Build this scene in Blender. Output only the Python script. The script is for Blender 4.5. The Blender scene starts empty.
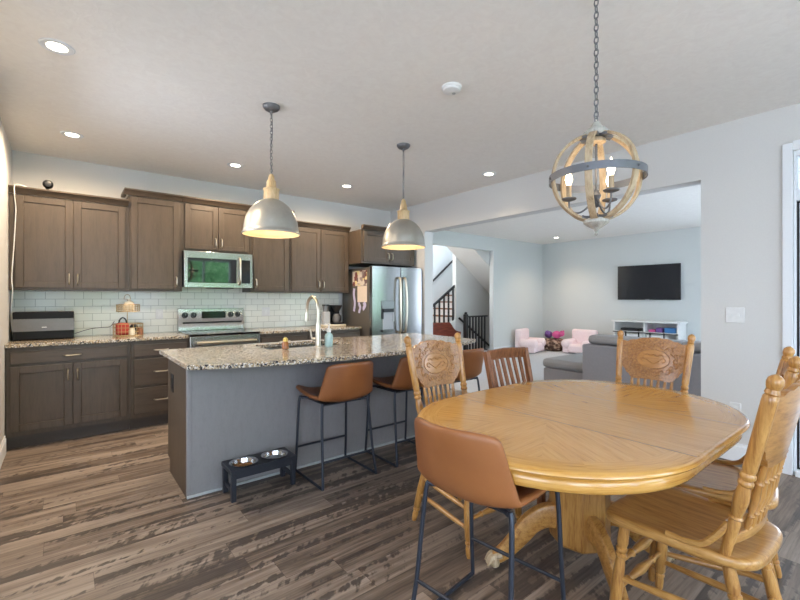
import bpy, bmesh, math, random
from mathutils import Vector, Matrix
R = math.radians
PI = math.pi
SC = bpy.context.scene
COL = SC.collection
rnd = random.Random(7)

# ------------------------------------------------------------------ materials
def s2l(c):
    return tuple((v / 12.92 if v <= .04045 else ((v + .055) / 1.055) ** 2.4) for v in c)
def rgb(r, g, b):
    return s2l((r / 255, g / 255, b / 255)) + (1,)

class NT:
    def __init__(s, name):
        s.m = bpy.data.materials.new(name); s.m.use_nodes = True
        s.t = s.m.node_tree; s.N = s.t.nodes; s.L = s.t.links
        s.b = s.N['Principled BSDF']
    def n(s, typ, **kw):
        nd = s.N.new(typ)
        for k, v in kw.items():
            if k.startswith('i_'):
                nd.inputs[k[2:].replace('_', ' ')].default_value = v
            else:
                setattr(nd, k, v)
        return nd
    def l(s, a, b): s.L.new(a, b)
    def coord(s, kind='Object', scale=(1, 1, 1), rot=(0, 0, 0)):
        tc = s.n('ShaderNodeTexCoord'); mp = s.n('ShaderNodeMapping')
        mp.inputs['Scale'].default_value = scale; mp.inputs['Rotation'].default_value = rot
        s.l(tc.outputs[kind], mp.inputs['Vector'])
        return mp.outputs['Vector']
    def noise(s, vec, scale, detail=3, rough=.5, dist=0):
        nd = s.n('ShaderNodeTexNoise'); nd.inputs['Scale'].default_value = scale
        nd.inputs['Detail'].default_value = detail; nd.inputs['Roughness'].default_value = rough
        nd.inputs['Distortion'].default_value = dist
        s.l(vec, nd.inputs['Vector']); return nd.outputs['Fac']
    def ramp(s, fac, stops, interp='LINEAR'):
        r = s.n('ShaderNodeValToRGB'); cr = r.color_ramp; cr.interpolation = interp
        while len(cr.elements) < len(stops): cr.elements.new(.5)
        for e, (p, c) in zip(cr.elements, stops):
            e.position = p; e.color = c
        s.l(fac, r.inputs['Fac']); return r.outputs['Color']
    def math(s, op, a, b=None, c=None):
        nd = s.n('ShaderNodeMath', operation=op)
        for i, v in enumerate((a, b, c)):
            if v is None: continue
            if isinstance(v, (int, float)): nd.inputs[i].default_value = v
            else: s.l(v, nd.inputs[i])
        return nd.outputs[0]
    def mix(s, fac, a, b, mode='MIX'):
        nd = s.n('ShaderNodeMix', data_type='RGBA', blend_type=mode)
        for sock, v in ((nd.inputs[0], fac), (nd.inputs[6], a), (nd.inputs[7], b)):
            if isinstance(v, (int, float)): sock.default_value = v
            elif isinstance(v, tuple): sock.default_value = v
            else: s.l(v, sock)
        return nd.outputs[2]
    def bump(s, h, strength=.3, dist=.005):
        nd = s.n('ShaderNodeBump'); nd.inputs['Strength'].default_value = strength
        nd.inputs['Distance'].default_value = dist
        s.l(h, nd.inputs['Height']); s.l(nd.outputs['Normal'], s.b.inputs['Normal'])
    def set(s, **kw):
        for k, v in kw.items():
            s.b.inputs[k.replace('_', ' ')].default_value = v
        return s.m

def plain(name, col, rough=.5, metal=0, **kw):
    t = NT(name)
    v = t.coord()
    f = t.noise(v, 40, 2)
    c = t.ramp(f, [(.3, tuple(x * .94 for x in col[:3]) + (1,)), (.7, col)])
    t.l(c, t.b.inputs['Base Color'])
    t.set(Roughness=rough, Metallic=metal)
    for k, val in kw.items(): t.b.inputs[k.replace('_', ' ')].default_value = val
    return t.m

def wood(name, light, mid, dark, scale, kind='Object', rough=.35, coat=0, bump=.08, fine=1.0):
    """grain runs along the axis whose scale is the smallest"""
    t = NT(name)
    v = t.coord(kind, scale)
    a = t.noise(v, 2.2, 4, .55, .35)
    b = t.noise(v, 9 * fine, 3, .6)
    f = t.math('ADD', t.math('MULTIPLY', a, .6), t.math('MULTIPLY', b, .4))
    c = t.ramp(f, [(.34, dark), (.46, mid), (.60, light)])
    t.l(c, t.b.inputs['Base Color'])
    t.set(Roughness=rough)
    t.b.inputs['Coat Weight'].default_value = coat
    t.b.inputs['Coat Roughness'].default_value = .12
    t.bump(f, bump, .003)
    return t.m

M = {}
OAK = (rgb(190, 142, 78), rgb(170, 120, 60), rgb(136, 88, 38))
M['oak_z'] = wood('oak_turned', *OAK, (26, 26, 2.2), rough=.3, coat=.35)
M['oak_x'] = wood('oak_rail', *OAK, (2.2, 26, 26), rough=.3, coat=.35)
M['oak_y'] = wood('oak_seat', rgb(192, 146, 82), rgb(174, 126, 66), rgb(144, 96, 44), (20, 2.0, 20), rough=.3, coat=.4)
M['oak_uv'] = wood('oak_veneer', rgb(212, 162, 86), rgb(200, 146, 68), rgb(172, 116, 46), (1.6, 26, 1), kind='UV', rough=.26, coat=.6, bump=.04)
M['oak_dark'] = plain('oak_seam', rgb(60, 36, 16), .6)
M['walnut'] = wood('brown_slat_wood', rgb(150, 100, 66), rgb(122, 78, 48), rgb(90, 56, 34), (22, 22, 2), rough=.4)
M['cherry'] = wood('cherry_wood', rgb(140, 66, 44), rgb(116, 50, 34), rgb(84, 34, 24), (2, 20, 20), rough=.4)
CAB = (rgb(84, 71, 59), rgb(78, 66, 54), rgb(71, 59, 48))
M['cab'] = wood('stained_cabinet', *CAB, (14, 14, 1.6), rough=.42, bump=.03)
M['cab_x'] = wood('stained_cabinet_rail', *CAB, (1.6, 14, 14), rough=.42, bump=.03)
M['toe'] = plain('toe_kick', rgb(74, 66, 60), .5)
M['black'] = plain('black_plastic', rgb(20, 20, 23), .4)
M['black_gloss'] = plain('black_glass', rgb(14, 15, 18), .06)
M['black_metal'] = plain('black_metal', rgb(58, 62, 72), .4, .5)
M['iron'] = plain('aged_iron', rgb(112, 112, 114), .5, .45)
M['band'] = plain('zinc_band', rgb(112, 114, 120), .45, .5)
M['steel'] = plain('stainless', rgb(188, 188, 186), .27, 1.0)
M['mirror_glass'] = plain('mirror_glass', rgb(14, 15, 18), .04)
M['mirror_glass'].node_tree.nodes['Principled BSDF'].inputs['Specular IOR Level'].default_value = 1.0
M['fridge'] = plain('fridge_steel', rgb(138, 138, 136), .22, 1.0)
M['case'] = plain('matte_black', rgb(13, 13, 15), .5)
M['case'].node_tree.nodes['Principled BSDF'].inputs['Specular IOR Level'].default_value = .25
M['steel_dark'] = plain('steel_side', rgb(104, 98, 90), .5, .3)
M['chrome'] = plain('brushed_nickel', rgb(200, 190, 172), .32, 1.0)
M['galv'] = plain('galvanised', rgb(182, 180, 172), .4, .75)
M['shade_in'] = plain('shade_inside', rgb(225, 205, 165), .5)
M['washed'] = wood('whitewashed_wood', rgb(190, 170, 140), rgb(172, 150, 120), rgb(146, 124, 94), (20, 20, 3), rough=.6)
M['neck'] = wood('pendant_neck', rgb(214, 186, 144), rgb(196, 166, 122), rgb(170, 138, 96), (20, 20, 3), rough=.5)
M['greywash'] = wood('grey_wood', rgb(186, 184, 176), rgb(168, 166, 158), rgb(146, 142, 134), (20, 20, 4), rough=.6)
M['leather'] = None
M['white'] = plain('white_paint', rgb(232, 232, 230), .4)
M['plate'] = plain('white_plate', rgb(226, 226, 224), .35)
M['paper'] = plain('paper', rgb(224, 206, 186), .8)
M['bowl'] = plain('steel_bowl', rgb(205, 205, 205), .16, 1.0)
M['kibble'] = plain('kibble', rgb(150, 104, 60), .8)
M['water'] = plain('water', rgb(150, 160, 170), .05)
M['sofa'] = plain('grey_fabric', rgb(138, 138, 144), .85)
M['sofa_l'] = plain('grey_leatherette', rgb(142, 143, 146), .5)
M['pink'] = plain('pink_plush', rgb(250, 230, 233), .95)
M['pink_d'] = plain('pink_toy', rgb(214, 92, 150), .7)
M['purple'] = plain('purple_toy', rgb(122, 84, 150), .7)
M['blue'] = plain('blue_toy', rgb(70, 130, 190), .6)
M['red'] = plain('red_fabric', rgb(176, 62, 52), .7)
M['amber'] = plain('amber_glass', rgb(150, 92, 42), .15)
M['gold'] = plain('gold_cap', rgb(206, 172, 90), .3, .8)
M['teal'] = plain('teal_soap', rgb(178, 210, 210), .15)
M['wire'] = plain('brass_wire', rgb(186, 160, 116), .35, .8)
M['cream'] = plain('cream', rgb(222, 212, 190), .6)
M['greyp'] = plain('grey_panel', rgb(104, 102, 100), .3, .2)
M['greyl'] = plain('light_grey_plastic', rgb(176, 178, 180), .4)
M['hair'] = plain('lavender_ribbon', rgb(196, 188, 214), .7)
M['screen'] = plain('tv_screen', rgb(34, 35, 40), .18)
M['leaf'] = None

def mk_pressed():
    t = NT('oak_pressed'); tc = t.n('ShaderNodeTexCoord')
    sep = t.n('ShaderNodeSeparateXYZ'); t.l(tc.outputs['Object'], sep.inputs[0])
    nrm = t.n('ShaderNodeSeparateXYZ'); t.l(tc.outputs['Normal'], nrm.inputs[0])
    ex = t.math('POWER', t.math('DIVIDE', t.math('ABSOLUTE', sep.outputs[0]), .098), 2.0)
    ez = t.math('POWER', t.math('DIVIDE', t.math('ABSOLUTE', t.math('SUBTRACT', sep.outputs[2], .905)), .060), 2.0)
    edge = t.math('GREATER_THAN', t.math('ADD', ex, ez), 1.0)
    front = t.math('GREATER_THAN', nrm.outputs[1], .15)
    m = t.math('MULTIPLY', edge, front)
    v = t.coord('Object', (2.2, 24, 24)); a = t.noise(v, 2.2, 4, .55, .35); b = t.noise(v, 9, 3, .6)
    f = t.math('ADD', t.math('MULTIPLY', a, .6), t.math('MULTIPLY', b, .4))
    c1 = t.ramp(f, [(.34, rgb(134, 86, 38)), (.46, rgb(164, 114, 58)), (.60, rgb(182, 132, 72))])
    vo = t.n('ShaderNodeTexVoronoi'); vo.inputs['Scale'].default_value = 95; vo.feature = 'SMOOTH_F1'; t.l(tc.outputs['Object'], vo.inputs['Vector'])
    dist = vo.outputs['Distance']
    c2 = t.ramp(dist, [(.2, rgb(170, 120, 66)), (.6, rgb(124, 82, 44))])
    t.l(t.mix(t.math('MULTIPLY', m, .65), c1, c2), t.b.inputs['Base Color'])
    t.set(Roughness=.3); t.b.inputs['Coat Weight'].default_value = .4; t.b.inputs['Coat Roughness'].default_value = .15
    t.bump(t.math('MULTIPLY', dist, t.math('MULTIPLY', m, -1)), .45, .005); return t.m
M['oak_pressed'] = mk_pressed()

def mk_leather():
    t = NT('tan_leather'); v = t.coord()
    a = t.noise(v, 5, 3); b = t.noise(v, 160, 2)
    t.l(t.ramp(a, [(.3, rgb(138, 84, 46)), (.7, rgb(156, 98, 55))]), t.b.inputs['Base Color'])
    t.set(Roughness=.42); t.bump(b, .12, .002); return t.m
M['leather'] = mk_leather()

def mk_leaf():
    t = NT('foliage'); v = t.coord()
    a = t.noise(v, 9, 4, .7)
    t.l(t.ramp(a, [(.35, rgb(44, 92, 50)), (.5, rgb(84, 150, 84)), (.65, rgb(170, 210, 150))]), t.b.inputs['Base Color'])
    t.set(Roughness=.8); return t.m
M['leaf'] = mk_leaf()

def mk_leopard():
    t = NT('spotted_plush'); v = t.coord()
    a = t.noise(v, 14, 2)
    t.l(t.ramp(a, [(.42, rgb(84, 62, 52)), (.52, rgb(128, 102, 88)), (.62, rgb(186, 160, 140))]), t.b.inputs['Base Color'])
    t.set(Roughness=.9); return t.m
M['leopard'] = mk_leopard()

def mk_photos():
    t = NT('photo_collage'); v = t.coord('Object', (1, 1, 1))
    vo = t.n('ShaderNodeTexVoronoi'); vo.inputs['Scale'].default_value = 16; vo.distance = 'CHEBYCHEV'
    t.l(v, vo.inputs['Vector'])
    sp = t.n('ShaderNodeSeparateColor'); t.l(vo.outputs['Color'], sp.inputs[0])
    t.l(t.ramp(sp.outputs[0], [(0, rgb(112, 88, 86)), (.25, rgb(210, 196, 180)), (.5, rgb(150, 130, 126)), (.7, rgb(226, 208, 150)), (.85, rgb(120, 62, 58))], 'CONSTANT'), t.b.inputs['Base Color'])
    t.set(Roughness=.5); return t.m
M['photos'] = mk_photos()

def mk_wall(name, col, bump=.05):
    t = NT(name); v = t.coord()
    f = t.noise(v, 90, 3)
    t.l(t.ramp(f, [(.3, tuple(x * .97 for x in col[:3]) + (1,)), (.7, col)]), t.b.inputs['Base Color'])
    t.set(Roughness=.75); t.bump(f, bump, .002); return t.m
M['wall'] = mk_wall('wall_paint', rgb(211, 210, 207))
M['wall_lr'] = mk_wall('living_wall_paint', rgb(212, 216, 215))
M['trimw'] = mk_wall('trim_paint', rgb(228, 231, 234), .01)
def mk_ceil():
    t = NT('ceiling_texture'); v = t.coord()
    f = t.noise(v, 16, 4, .6, 1.2)
    t.l(t.ramp(f, [(.3, rgb(236, 232, 226)), (.7, rgb(242, 239, 233))]), t.b.inputs['Base Color'])
    t.set(Roughness=.85); t.bump(f, .22, .008); return t.m
M['ceil'] = mk_ceil()

def mk_tile():
    t = NT('subway_tile'); tc = t.n('ShaderNodeTexCoord')
    sep = t.n('ShaderNodeSeparateXYZ'); t.l(tc.outputs['Object'], sep.inputs[0])
    cb = t.n('ShaderNodeCombineXYZ'); t.l(sep.outputs[0], cb.inputs[0]); t.l(sep.outputs[2], cb.inputs[1])
    br = t.n('ShaderNodeTexBrick'); br.offset = .5
    t.l(cb.outputs[0], br.inputs['Vector'])
    for k, val in (('Scale', 1), ('Brick Width', .153), ('Row Height', .0765), ('Mortar Size', .0022), ('Mortar Smooth', .1)):
        br.inputs[k].default_value = val
    br.inputs['Color1'].default_value = rgb(240, 240, 230); br.inputs['Color2'].default_value = rgb(233, 234, 224)
    br.inputs['Mortar'].default_value = rgb(184, 184, 174)
    t.l(br.outputs['Color'], t.b.inputs['Base Color']); t.set(Roughness=.16)
    inv = t.math('SUBTRACT', 1, br.outputs['Fac']); t.bump(inv, .4, .002)
    return t.m
M['tile'] = mk_tile()

def mk_granite():
    t = NT('granite'); v = t.coord()
    w = t.n('ShaderNodeTexNoise'); w.inputs['Scale'].default_value = 40; t.l(v, w.inputs['Vector'])
    vv = t.n('ShaderNodeVectorMath', operation='MULTIPLY_ADD')
    t.l(w.outputs['Color'], vv.inputs[0]); vv.inputs[1].default_value = (.02, .02, .02); t.l(v, vv.inputs[2])
    vo = t.n('ShaderNodeTexVoronoi'); vo.inputs['Scale'].default_value = 135; t.l(vv.outputs[0], vo.inputs['Vector'])
    sp = t.n('ShaderNodeSeparateColor'); t.l(vo.outputs['Color'], sp.inputs[0])
    big = t.noise(v, 9, 3)
    f = t.math('ADD', t.math('MULTIPLY', sp.outputs[0], .85), t.math('MULTIPLY', t.math('SUBTRACT', big, .35), .5))
    t.l(t.ramp(f, [(0, rgb(42, 42, 48)), (.20, rgb(104, 99, 96)), (.34, rgb(160, 140, 112)), (.52, rgb(194, 178, 152)), (.72, rgb(218, 212, 202)), (.88, rgb(168, 140, 104))], 'CONSTANT'), t.b.inputs['Base Color'])
    t.set(Roughness=.14); return t.m
M['granite'] = mk_granite()

def mk_floor():
    t = NT('plank_floor'); tc = t.n('ShaderNodeTexCoord')
    sep = t.n('ShaderNodeSeparateXYZ'); t.l(tc.outputs['Object'], sep.inputs[0])
    X, Y = sep.outputs[0], sep.outputs[1]
    PW, PL = .155, 1.22
    ys = t.math('DIVIDE', Y, PW); row = t.math('FLOOR', ys)
    wn = t.n('ShaderNodeTexWhiteNoise', noise_dimensions='1D'); t.l(row, wn.inputs['W'])
    xs = t.math('DIVIDE', t.math('ADD', X, t.math('MULTIPLY', wn.outputs['Value'], 3.7)), PL)
    colm = t.math('FLOOR', xs)
    cid = t.n('ShaderNodeCombineXYZ'); t.l(row, cid.inputs[0]); t.l(colm, cid.inputs[1])
    wn2 = t.n('ShaderNodeTexWhiteNoise', noise_dimensions='2D'); t.l(cid.outputs[0], wn2.inputs['Vector'])
    pid = wn2.outputs['Value']
    off = t.math('MULTIPLY', pid, 37.0)
    def vec(sx, sy):
        c = t.n('ShaderNodeCombineXYZ')
        t.l(t.math('ADD', t.math('MULTIPLY', X, sx), off), c.inputs[0])
        t.l(t.math('ADD', t.math('MULTIPLY', Y, sy), off), c.inputs[1])
        return c.outputs[0]
    g1 = t.noise(vec(1.1, 16), 1.0, 4, .6, .4)
    g2 = t.noise(vec(5, 90), 1.0, 3, .6)
    f = t.math('ADD', t.math('ADD', t.math('MULTIPLY', g1, .62), t.math('MULTIPLY', g2, .28)), t.math('MULTIPLY', pid, .16))
    base = t.ramp(f, [(.36, rgb(76, 65, 57)), (.46, rgb(108, 94, 83)), (.56, rgb(136, 121, 108)), (.68, rgb(160, 145, 131))])
    # dark rough-sawn streaks with slanted hatch marks
    st = t.noise(vec(.42, 9.0), 1.0, 3, .5)
    hv = t.n('ShaderNodeCombineXYZ')
    t.l(t.math('ADD', t.math('ADD', t.math('MULTIPLY', X, 20), t.math('MULTIPLY', Y, -13)), off), hv.inputs[0])
    t.l(t.math('ADD', t.math('MULTIPLY', X, 3.5), t.math('MULTIPLY', Y, 6)), hv.inputs[1])
    hatch = t.math('MULTIPLY', t.math('SUBTRACT', t.noise(hv.outputs[0], 1.0, 3, .6), .35), .34)
    m = t.math('ADD', st, hatch)
    mask = t.ramp(m, [(.585, (0, 0, 0, 1)), (.625, (1, 1, 1, 1))])
    dark = t.ramp(g2, [(.3, rgb(56, 48, 45)), (.7, rgb(84, 74, 68))])
    c = t.mix(t.math('MULTIPLY', mask, .86), base, dark)
    # plank joints
    fy = t.math('FRACT', ys); fx = t.math('FRACT', xs)
    jy = t.math('LESS_THAN', fy, .012); jx = t.math('LESS_THAN', fx, .0018)
    j = t.math('MAXIMUM', jy, jx)
    c = t.mix(t.math('MULTIPLY', j, .6), c, rgb(62, 54, 50))
    t.l(c, t.b.inputs['Base Color'])
    t.set(Roughness=.42); t.bump(f, .06, .002)
    return t.m
M['floor'] = mk_floor()

def mk_carpet():
    t = NT('carpet'); v = t.coord(); f = t.noise(v, 150, 2)
    t.l(t.ramp(f, [(.3, rgb(176, 178, 184)), (.7, rgb(206, 208, 212))]), t.b.inputs['Base Color'])
    t.set(Roughness=.95); t.bump(f, .4, .006); return t.m
M['carpet'] = mk_carpet()
M['patio'] = plain('bounce_ground', rgb(226, 222, 214), .8)  # added ground kept pale to bounce sky light onto the ceiling

def mk_glass():
    t = NT('window_glass')
    tr = t.n('ShaderNodeBsdfTransparent'); gl = t.n('ShaderNodeBsdfGlossy'); gl.inputs['Roughness'].default_value = .02
    fr = t.n('ShaderNodeFresnel'); fr.inputs['IOR'].default_value = 1.45
    mx = t.n('ShaderNodeMixShader'); t.l(fr.outputs[0], mx.inputs[0]); t.l(tr.outputs[0], mx.inputs[1]); t.l(gl.outputs[0], mx.inputs[2])
    t.l(mx.outputs[0], t.N['Material Output'].inputs['Surface']); return t.m
M['glass'] = mk_glass()

def emit(name, col, strength):
    t = NT(name); t.set(Base_Color=col); t.b.inputs['Emission Color'].default_value = col
    t.b.inputs['Emission Strength'].default_value = strength; return t.m
M['lamp'] = emit('lamp_lens', (1, .88, .70, 1), 14)
M['bulb'] = emit('bulb_glow', (1, .84, .6, 1), 6)
M['display'] = plain('display', rgb(24, 28, 34), .1)

# ------------------------------------------------------------------ mesh helpers
def box(bm, x0, x1, y0, y1, z0, z1, mi=0):
    vs = [bm.verts.new((x, y, z)) for z in (z0, z1) for y in (y0, y1) for x in (x0, x1)]
    for f in ((0, 2, 3, 1), (4, 5, 7, 6), (0, 1, 5, 4), (1, 3, 7, 5), (3, 2, 6, 7), (2, 0, 4, 6)):
        fc = bm.faces.new([vs[i] for i in f]); fc.material_index = mi
    return vs

def frame(t):
    t = t.normalized()
    a = Vector((0, 0, 1)) if abs(t.z) < .9 else Vector((0, 1, 0))
    u = a.cross(t).normalized(); return u, t.cross(u)

def lathe(bm, prof, a=(0, 0, 0), b=None, n=16, mi=0, caps=True):
    """prof: (distance along axis, radius); axis from a towards b (default +z), distance in metres"""
    a = Vector(a); d = Vector((0, 0, 1)) if b is None else (Vector(b) - a).normalized()
    u, v = frame(d)
    rings = []
    for t, r in prof:
        c = a + d * t
        if r < 1e-5: rings.append([bm.verts.new(c)])
        else: rings.append([bm.verts.new(c + u * (r * math.cos(2 * PI * k / n)) + v * (r * math.sin(2 * PI * k / n))) for k in range(n)])
    for p, q in zip(rings, rings[1:]):
        for k in range(n):
            k2 = (k + 1) % n
            if len(p) == 1 and len(q) == 1: continue
            if len(p) == 1: f = (p[0], q[k2], q[k])
            elif len(q) == 1: f = (p[k], p[k2], q[0])
            else: f = (p[k], p[k2], q[k2], q[k])
            bm.faces.new(f).material_index = mi
    if caps:
        for rg, rev in ((rings[0], True), (rings[-1], False)):
            if len(rg) > 1: bm.faces.new(rg[::-1] if rev else rg).material_index = mi

def turned(bm, a, b, prof, n=14, mi=0):
    """prof in fractions of the length"""
    L = (Vector(b) - Vector(a)).length
    lathe(bm, [(t * L, r) for t, r in prof], a, b, n, mi)

def cyl(bm, a, b, r, n=14, mi=0):
    L = (Vector(b) - Vector(a)).length
    lathe(bm, [(0, r), (L, r)], a, b, n, mi)

def smooth_path(pts, sub=6, closed=False):
    P = [Vector(p) for p in pts]; out = []; n = len(P)
    rng = range(n if closed else n - 1)
    for i in rng:
        p1, p2 = P[i], P[(i + 1) % n]
        p0 = P[i - 1] if (i > 0 or closed) else p1 * 2 - p2
        p3 = P[(i + 2) % n] if (i + 2 < n or closed) else p2 * 2 - p1
        for k in range(sub):
            t = k / sub
            out.append(.5 * ((2 * p1) + (p2 - p0) * t + (2 * p0 - 5 * p1 + 4 * p2 - p3) * t * t + (3 * p1 - p0 - 3 * p2 + p3) * t ** 3))
    if not closed: out.append(P[-1])
    return out

def sweep(bm, pts, r, n=8, closed=False, sec=None, up=None, mi=0):
    """tube along pts; r number or list; sec = list of 2d points multiplied by r; up fixes the section's v axis"""
    P = [Vector(p) for p in pts]; N = len(P)
    rr = r if isinstance(r, (list, tuple)) else [r] * N
    if sec is None: sec = [(math.cos(2 * PI * k / n), math.sin(2 * PI * k / n)) for k in range(n)]
    m = len(sec); rings = []; pu = None
    for i in range(N):
        if closed: t = P[(i + 1) % N] - P[i - 1]
        else: t = P[min(i + 1, N - 1)] - P[max(i - 1, 0)]
        t.normalize()
        if up is not None:
            w = Vector(up) if not callable(up) else up(P[i])
            u = w.cross(t)
            u = u.normalized() if u.length > 1e-6 else frame(t)[0]
        elif pu is None: u = frame(t)[0]
        else:
            u = pu - t * pu.dot(t); u.normalize()
        pu = u; v = t.cross(u)
        rings.append([bm.verts.new(P[i] + u * (x * rr[i]) + v * (y * rr[i])) for x, y in sec])
    for i in range(N if closed else N - 1):
        p, q = rings[i], rings[(i + 1) % N]
        for k in range(m):
            bm.faces.new((p[k], p[(k + 1) % m], q[(k + 1) % m], q[k])).material_index = mi
    if not closed:
        bm.faces.new(rings[0][::-1]).material_index = mi; bm.faces.new(rings[-1]).material_index = mi

def prism(bm, poly, to3, d0, d1, mi=0):
    """poly 2d; to3(p, d) -> 3d"""
    A = [bm.verts.new(to3(p, d0)) for p in poly]; B = [bm.verts.new(to3(p, d1)) for p in poly]
    n = len(poly)
    f = [bm.faces.new(A[::-1]), bm.faces.new(B)]
    for k in range(n): f.append(bm.faces.new((A[k], A[(k + 1) % n], B[(k + 1) % n], B[k])))
    for x in f: x.material_index = mi
    return f

def ball(bm, c, r, sx=1, sy=1, sz=1, n=14, mi=0):
    mt = Matrix.Translation(c) @ Matrix.Diagonal((sx, sy, sz, 1))
    g = bmesh.ops.create_uvsphere(bm, u_segments=n, v_segments=max(6, n // 2), radius=r, matrix=mt)
    for v in g['verts']:
        for f in v.link_faces: f.material_index = mi

OFF = {}
def B(): return bmesh.new()

def link(name, bm, mats, bevel=0, sub=0, solid=0, smooth=40, fixn=True):
    if fixn: bmesh.ops.recalc_face_normals(bm, faces=bm.faces)
    me = bpy.data.meshes.new(name); bm.to_mesh(me); bm.free()
    for m in (mats if isinstance(mats, (list, tuple)) else [mats]): me.materials.append(M[m] if isinstance(m, str) else m)
    if smooth:
        for p in me.polygons: p.use_smooth = True
        me.set_sharp_from_angle(angle=R(smooth))
    o = bpy.data.objects.new(name, me); COL.objects.link(o)
    if solid:
        md = o.modifiers.new('solid', 'SOLIDIFY'); md.thickness = solid; md.offset = 0
    if bevel:
        md = o.modifiers.new('bevel', 'BEVEL'); md.width = bevel; md.segments = 2; md.limit_method = 'ANGLE'; md.angle_limit = R(40)
    if sub:
        md = o.modifiers.new('sub', 'SUBSURF'); md.levels = sub; md.render_levels = sub
    return o

def tag(o, label=None, cat=None, group=None, kind=None):
    if label: o['label'] = label
    if cat: o['category'] = cat
    if group: o['group'] = group
    if kind: o['kind'] = kind
    return o

def thing(name, label, cat, loc=(0, 0, 0), rz=0, group=None):
    o = bpy.data.objects.new(name, None); COL.objects.link(o); o.empty_display_size = .1
    o.location = loc; o.rotation_euler = (0, 0, rz); tag(o, label, cat, group)
    OFF[o] = Vector(loc); return o

def part(name, bm, mats, parent, world=False, label=None, **kw):
    """world=True: coordinates given in the room; else in the thing's own frame"""
    if world:
        root = parent
        while root.parent: root = root.parent
        bmesh.ops.translate(bm, verts=bm.verts, vec=-OFF[root])
    o = link(name, bm, mats, **kw); o.parent = parent
    if label: o['label'] = label
    return o

def single(name, bm, mats, label, cat, loc, group=None, world=True, rz=0, **kw):
    if world: bmesh.ops.translate(bm, verts=bm.verts, vec=-Vector(loc))
    o = link(name, bm, mats, **kw); o.location = loc; o.rotation_euler = (0, 0, rz)
    return tag(o, label, cat, group)

def struct(name, bm, mats, parent=None, **kw):
    kw.setdefault('smooth', 0)
    o = link(name, bm, mats, **kw)
    if parent: o.parent = parent
    else: o['kind'] = 'structure'
    return o

def dup(root, loc, rz, label):
    r = root.copy(); COL.objects.link(r); r.location = loc; r.rotation_euler = (0, 0, rz); r['label'] = label
    for ch in list(root.children):
        c = ch.copy(); COL.objects.link(c); c.parent = r
        for g in list(ch.children):
            d = g.copy(); COL.objects.link(d); d.parent = c
    return r

# ------------------------------------------------------------------ room
H = 2.743
YN, XE, XE2, XW = 5.51, 4.21, 4.38, -.40
LRX, LRY, LRS = 9.94, 6.34, -1.1
SY = -2.6; WX = -2.4; WY = 2.4

bm = B(); box(bm, WX - .1, XE2, SY - .1, YN + .12, -.1, 0); struct('floor', bm, 'floor')
bm = B(); box(bm, XE2, LRX + .1, LRS - .1, 9.0, -.1, 0); struct('floor_living', bm, 'carpet')
bm = B(); box(bm, WX - .1, XE2, SY - .1, YN + .12, H, H + .1); struct('ceiling', bm, 'ceil')
bm = B(); box(bm, XE2, LRX + .1, LRS - .1, LRY + .12, H, H + .1); struct('ceiling_living', bm, 'ceil')
bm = B(); box(bm, XW - .12, XE2, YN, YN + .12, 0, H); struct('wall_north', bm, 'wall')
bm = B(); KW = (3.0, 4.2, 1.0, 2.3)  # window added in the unseen west wall to daylight the kitchen
box(bm, XW - .12, XW, WY, KW[0], 0, H); box(bm, XW - .12, XW, KW[1], YN, 0, H); box(bm, XW - .12, XW, KW[0], KW[1], 0, KW[2]); box(bm, XW - .12, XW, KW[0], KW[1], KW[3], H)
box(bm, WX, XW - .12, WY, WY + .12, 0, H); struct('wall_west', bm, 'wall')
WH = [(-1.6, .2, .6, 2.3)]  # unseen west window added for more light from the left
bm = B(); cur = SY
for a, b, za, zb in WH:
    box(bm, WX - .1, WX, cur, a, 0, H); box(bm, WX - .1, WX, a, b, 0, za); box(bm, WX - .1, WX, a, b, zb, H); cur = b
box(bm, WX - .1, WX, cur, WY + .12, 0, H); struct('wall_west_dining', bm, 'wall')
# east wall with the wide cased-free opening and the glazed door
OY0, OY1, OZ = 1.178, 4.67, 2.313
DY0, DY1, DZ = -.40, .602, 2.40
bm = B()
box(bm, XE, XE2, OY1, YN, 0, H)
box(bm, XE, XE2, OY0, OY1, OZ, H)
box(bm, XE, XE2, DY1, OY0, 0, H)
box(bm, XE, XE2, DY0, DY1, DZ, H)
box(bm, XE, XE2, SY, DY0, 0, H)
struct('wall_east', bm, 'wall')
# south wall with three window openings
def wall_holes(bm, x0, x1, y0, y1, holes, z1=H):
    cur = x0
    for (a, b, za, zb) in holes:
        box(bm, cur, a, y0, y1, 0, z1)
        if za > 0: box(bm, a, b, y0, y1, 0, za)
        if zb < z1: box(bm, a, b, y0, y1, zb, z1)
        cur = b
    box(bm, cur, x1, y0, y1, 0, z1)
SH = [(-1.9, -.3, .4, 2.4), (.1, 1.9, .4, 2.4), (2.35, 3.85, .05, 2.42)]
bm = B(); wall_holes(bm, WX, XE2, SY - .1, SY, SH); struct('wall_south', bm, 'wall')
LH = [(4.6, 7.2, .05, 2.6)]  # unseen window, added and placed to light the living room
bm = B(); wall_holes(bm, XE2, LRX, LRS - .1, LRS, LH); struct('wall_living_south', bm, 'wall_lr')
EH = (-.85, .95, .3, 2.45)  # hidden east window added to brighten the living room
bm = B(); box(bm, LRX, LRX + .1, LRS - .1, EH[0], 0, H); box(bm, LRX, LRX + .1, EH[1], 9.0, 0, H); box(bm, LRX, LRX + .1, EH[0], EH[1], 0, EH[2]); box(bm, LRX, LRX + .1, EH[0], EH[1], EH[3], H); struct('wall_living_east', bm, 'wall_lr')
SX0, SX1, SZ = 5.2, 7.90, 2.43
bm = B()
box(bm, XE2, SX0, LRY, LRY + .12, 0, H); box(bm, SX1, LRX, LRY, LRY + .12, 0, H)
box(bm, SX0, SX1, LRY, LRY + .12, SZ, H)
struct('wall_living_north', bm, 'wall_lr')
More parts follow.
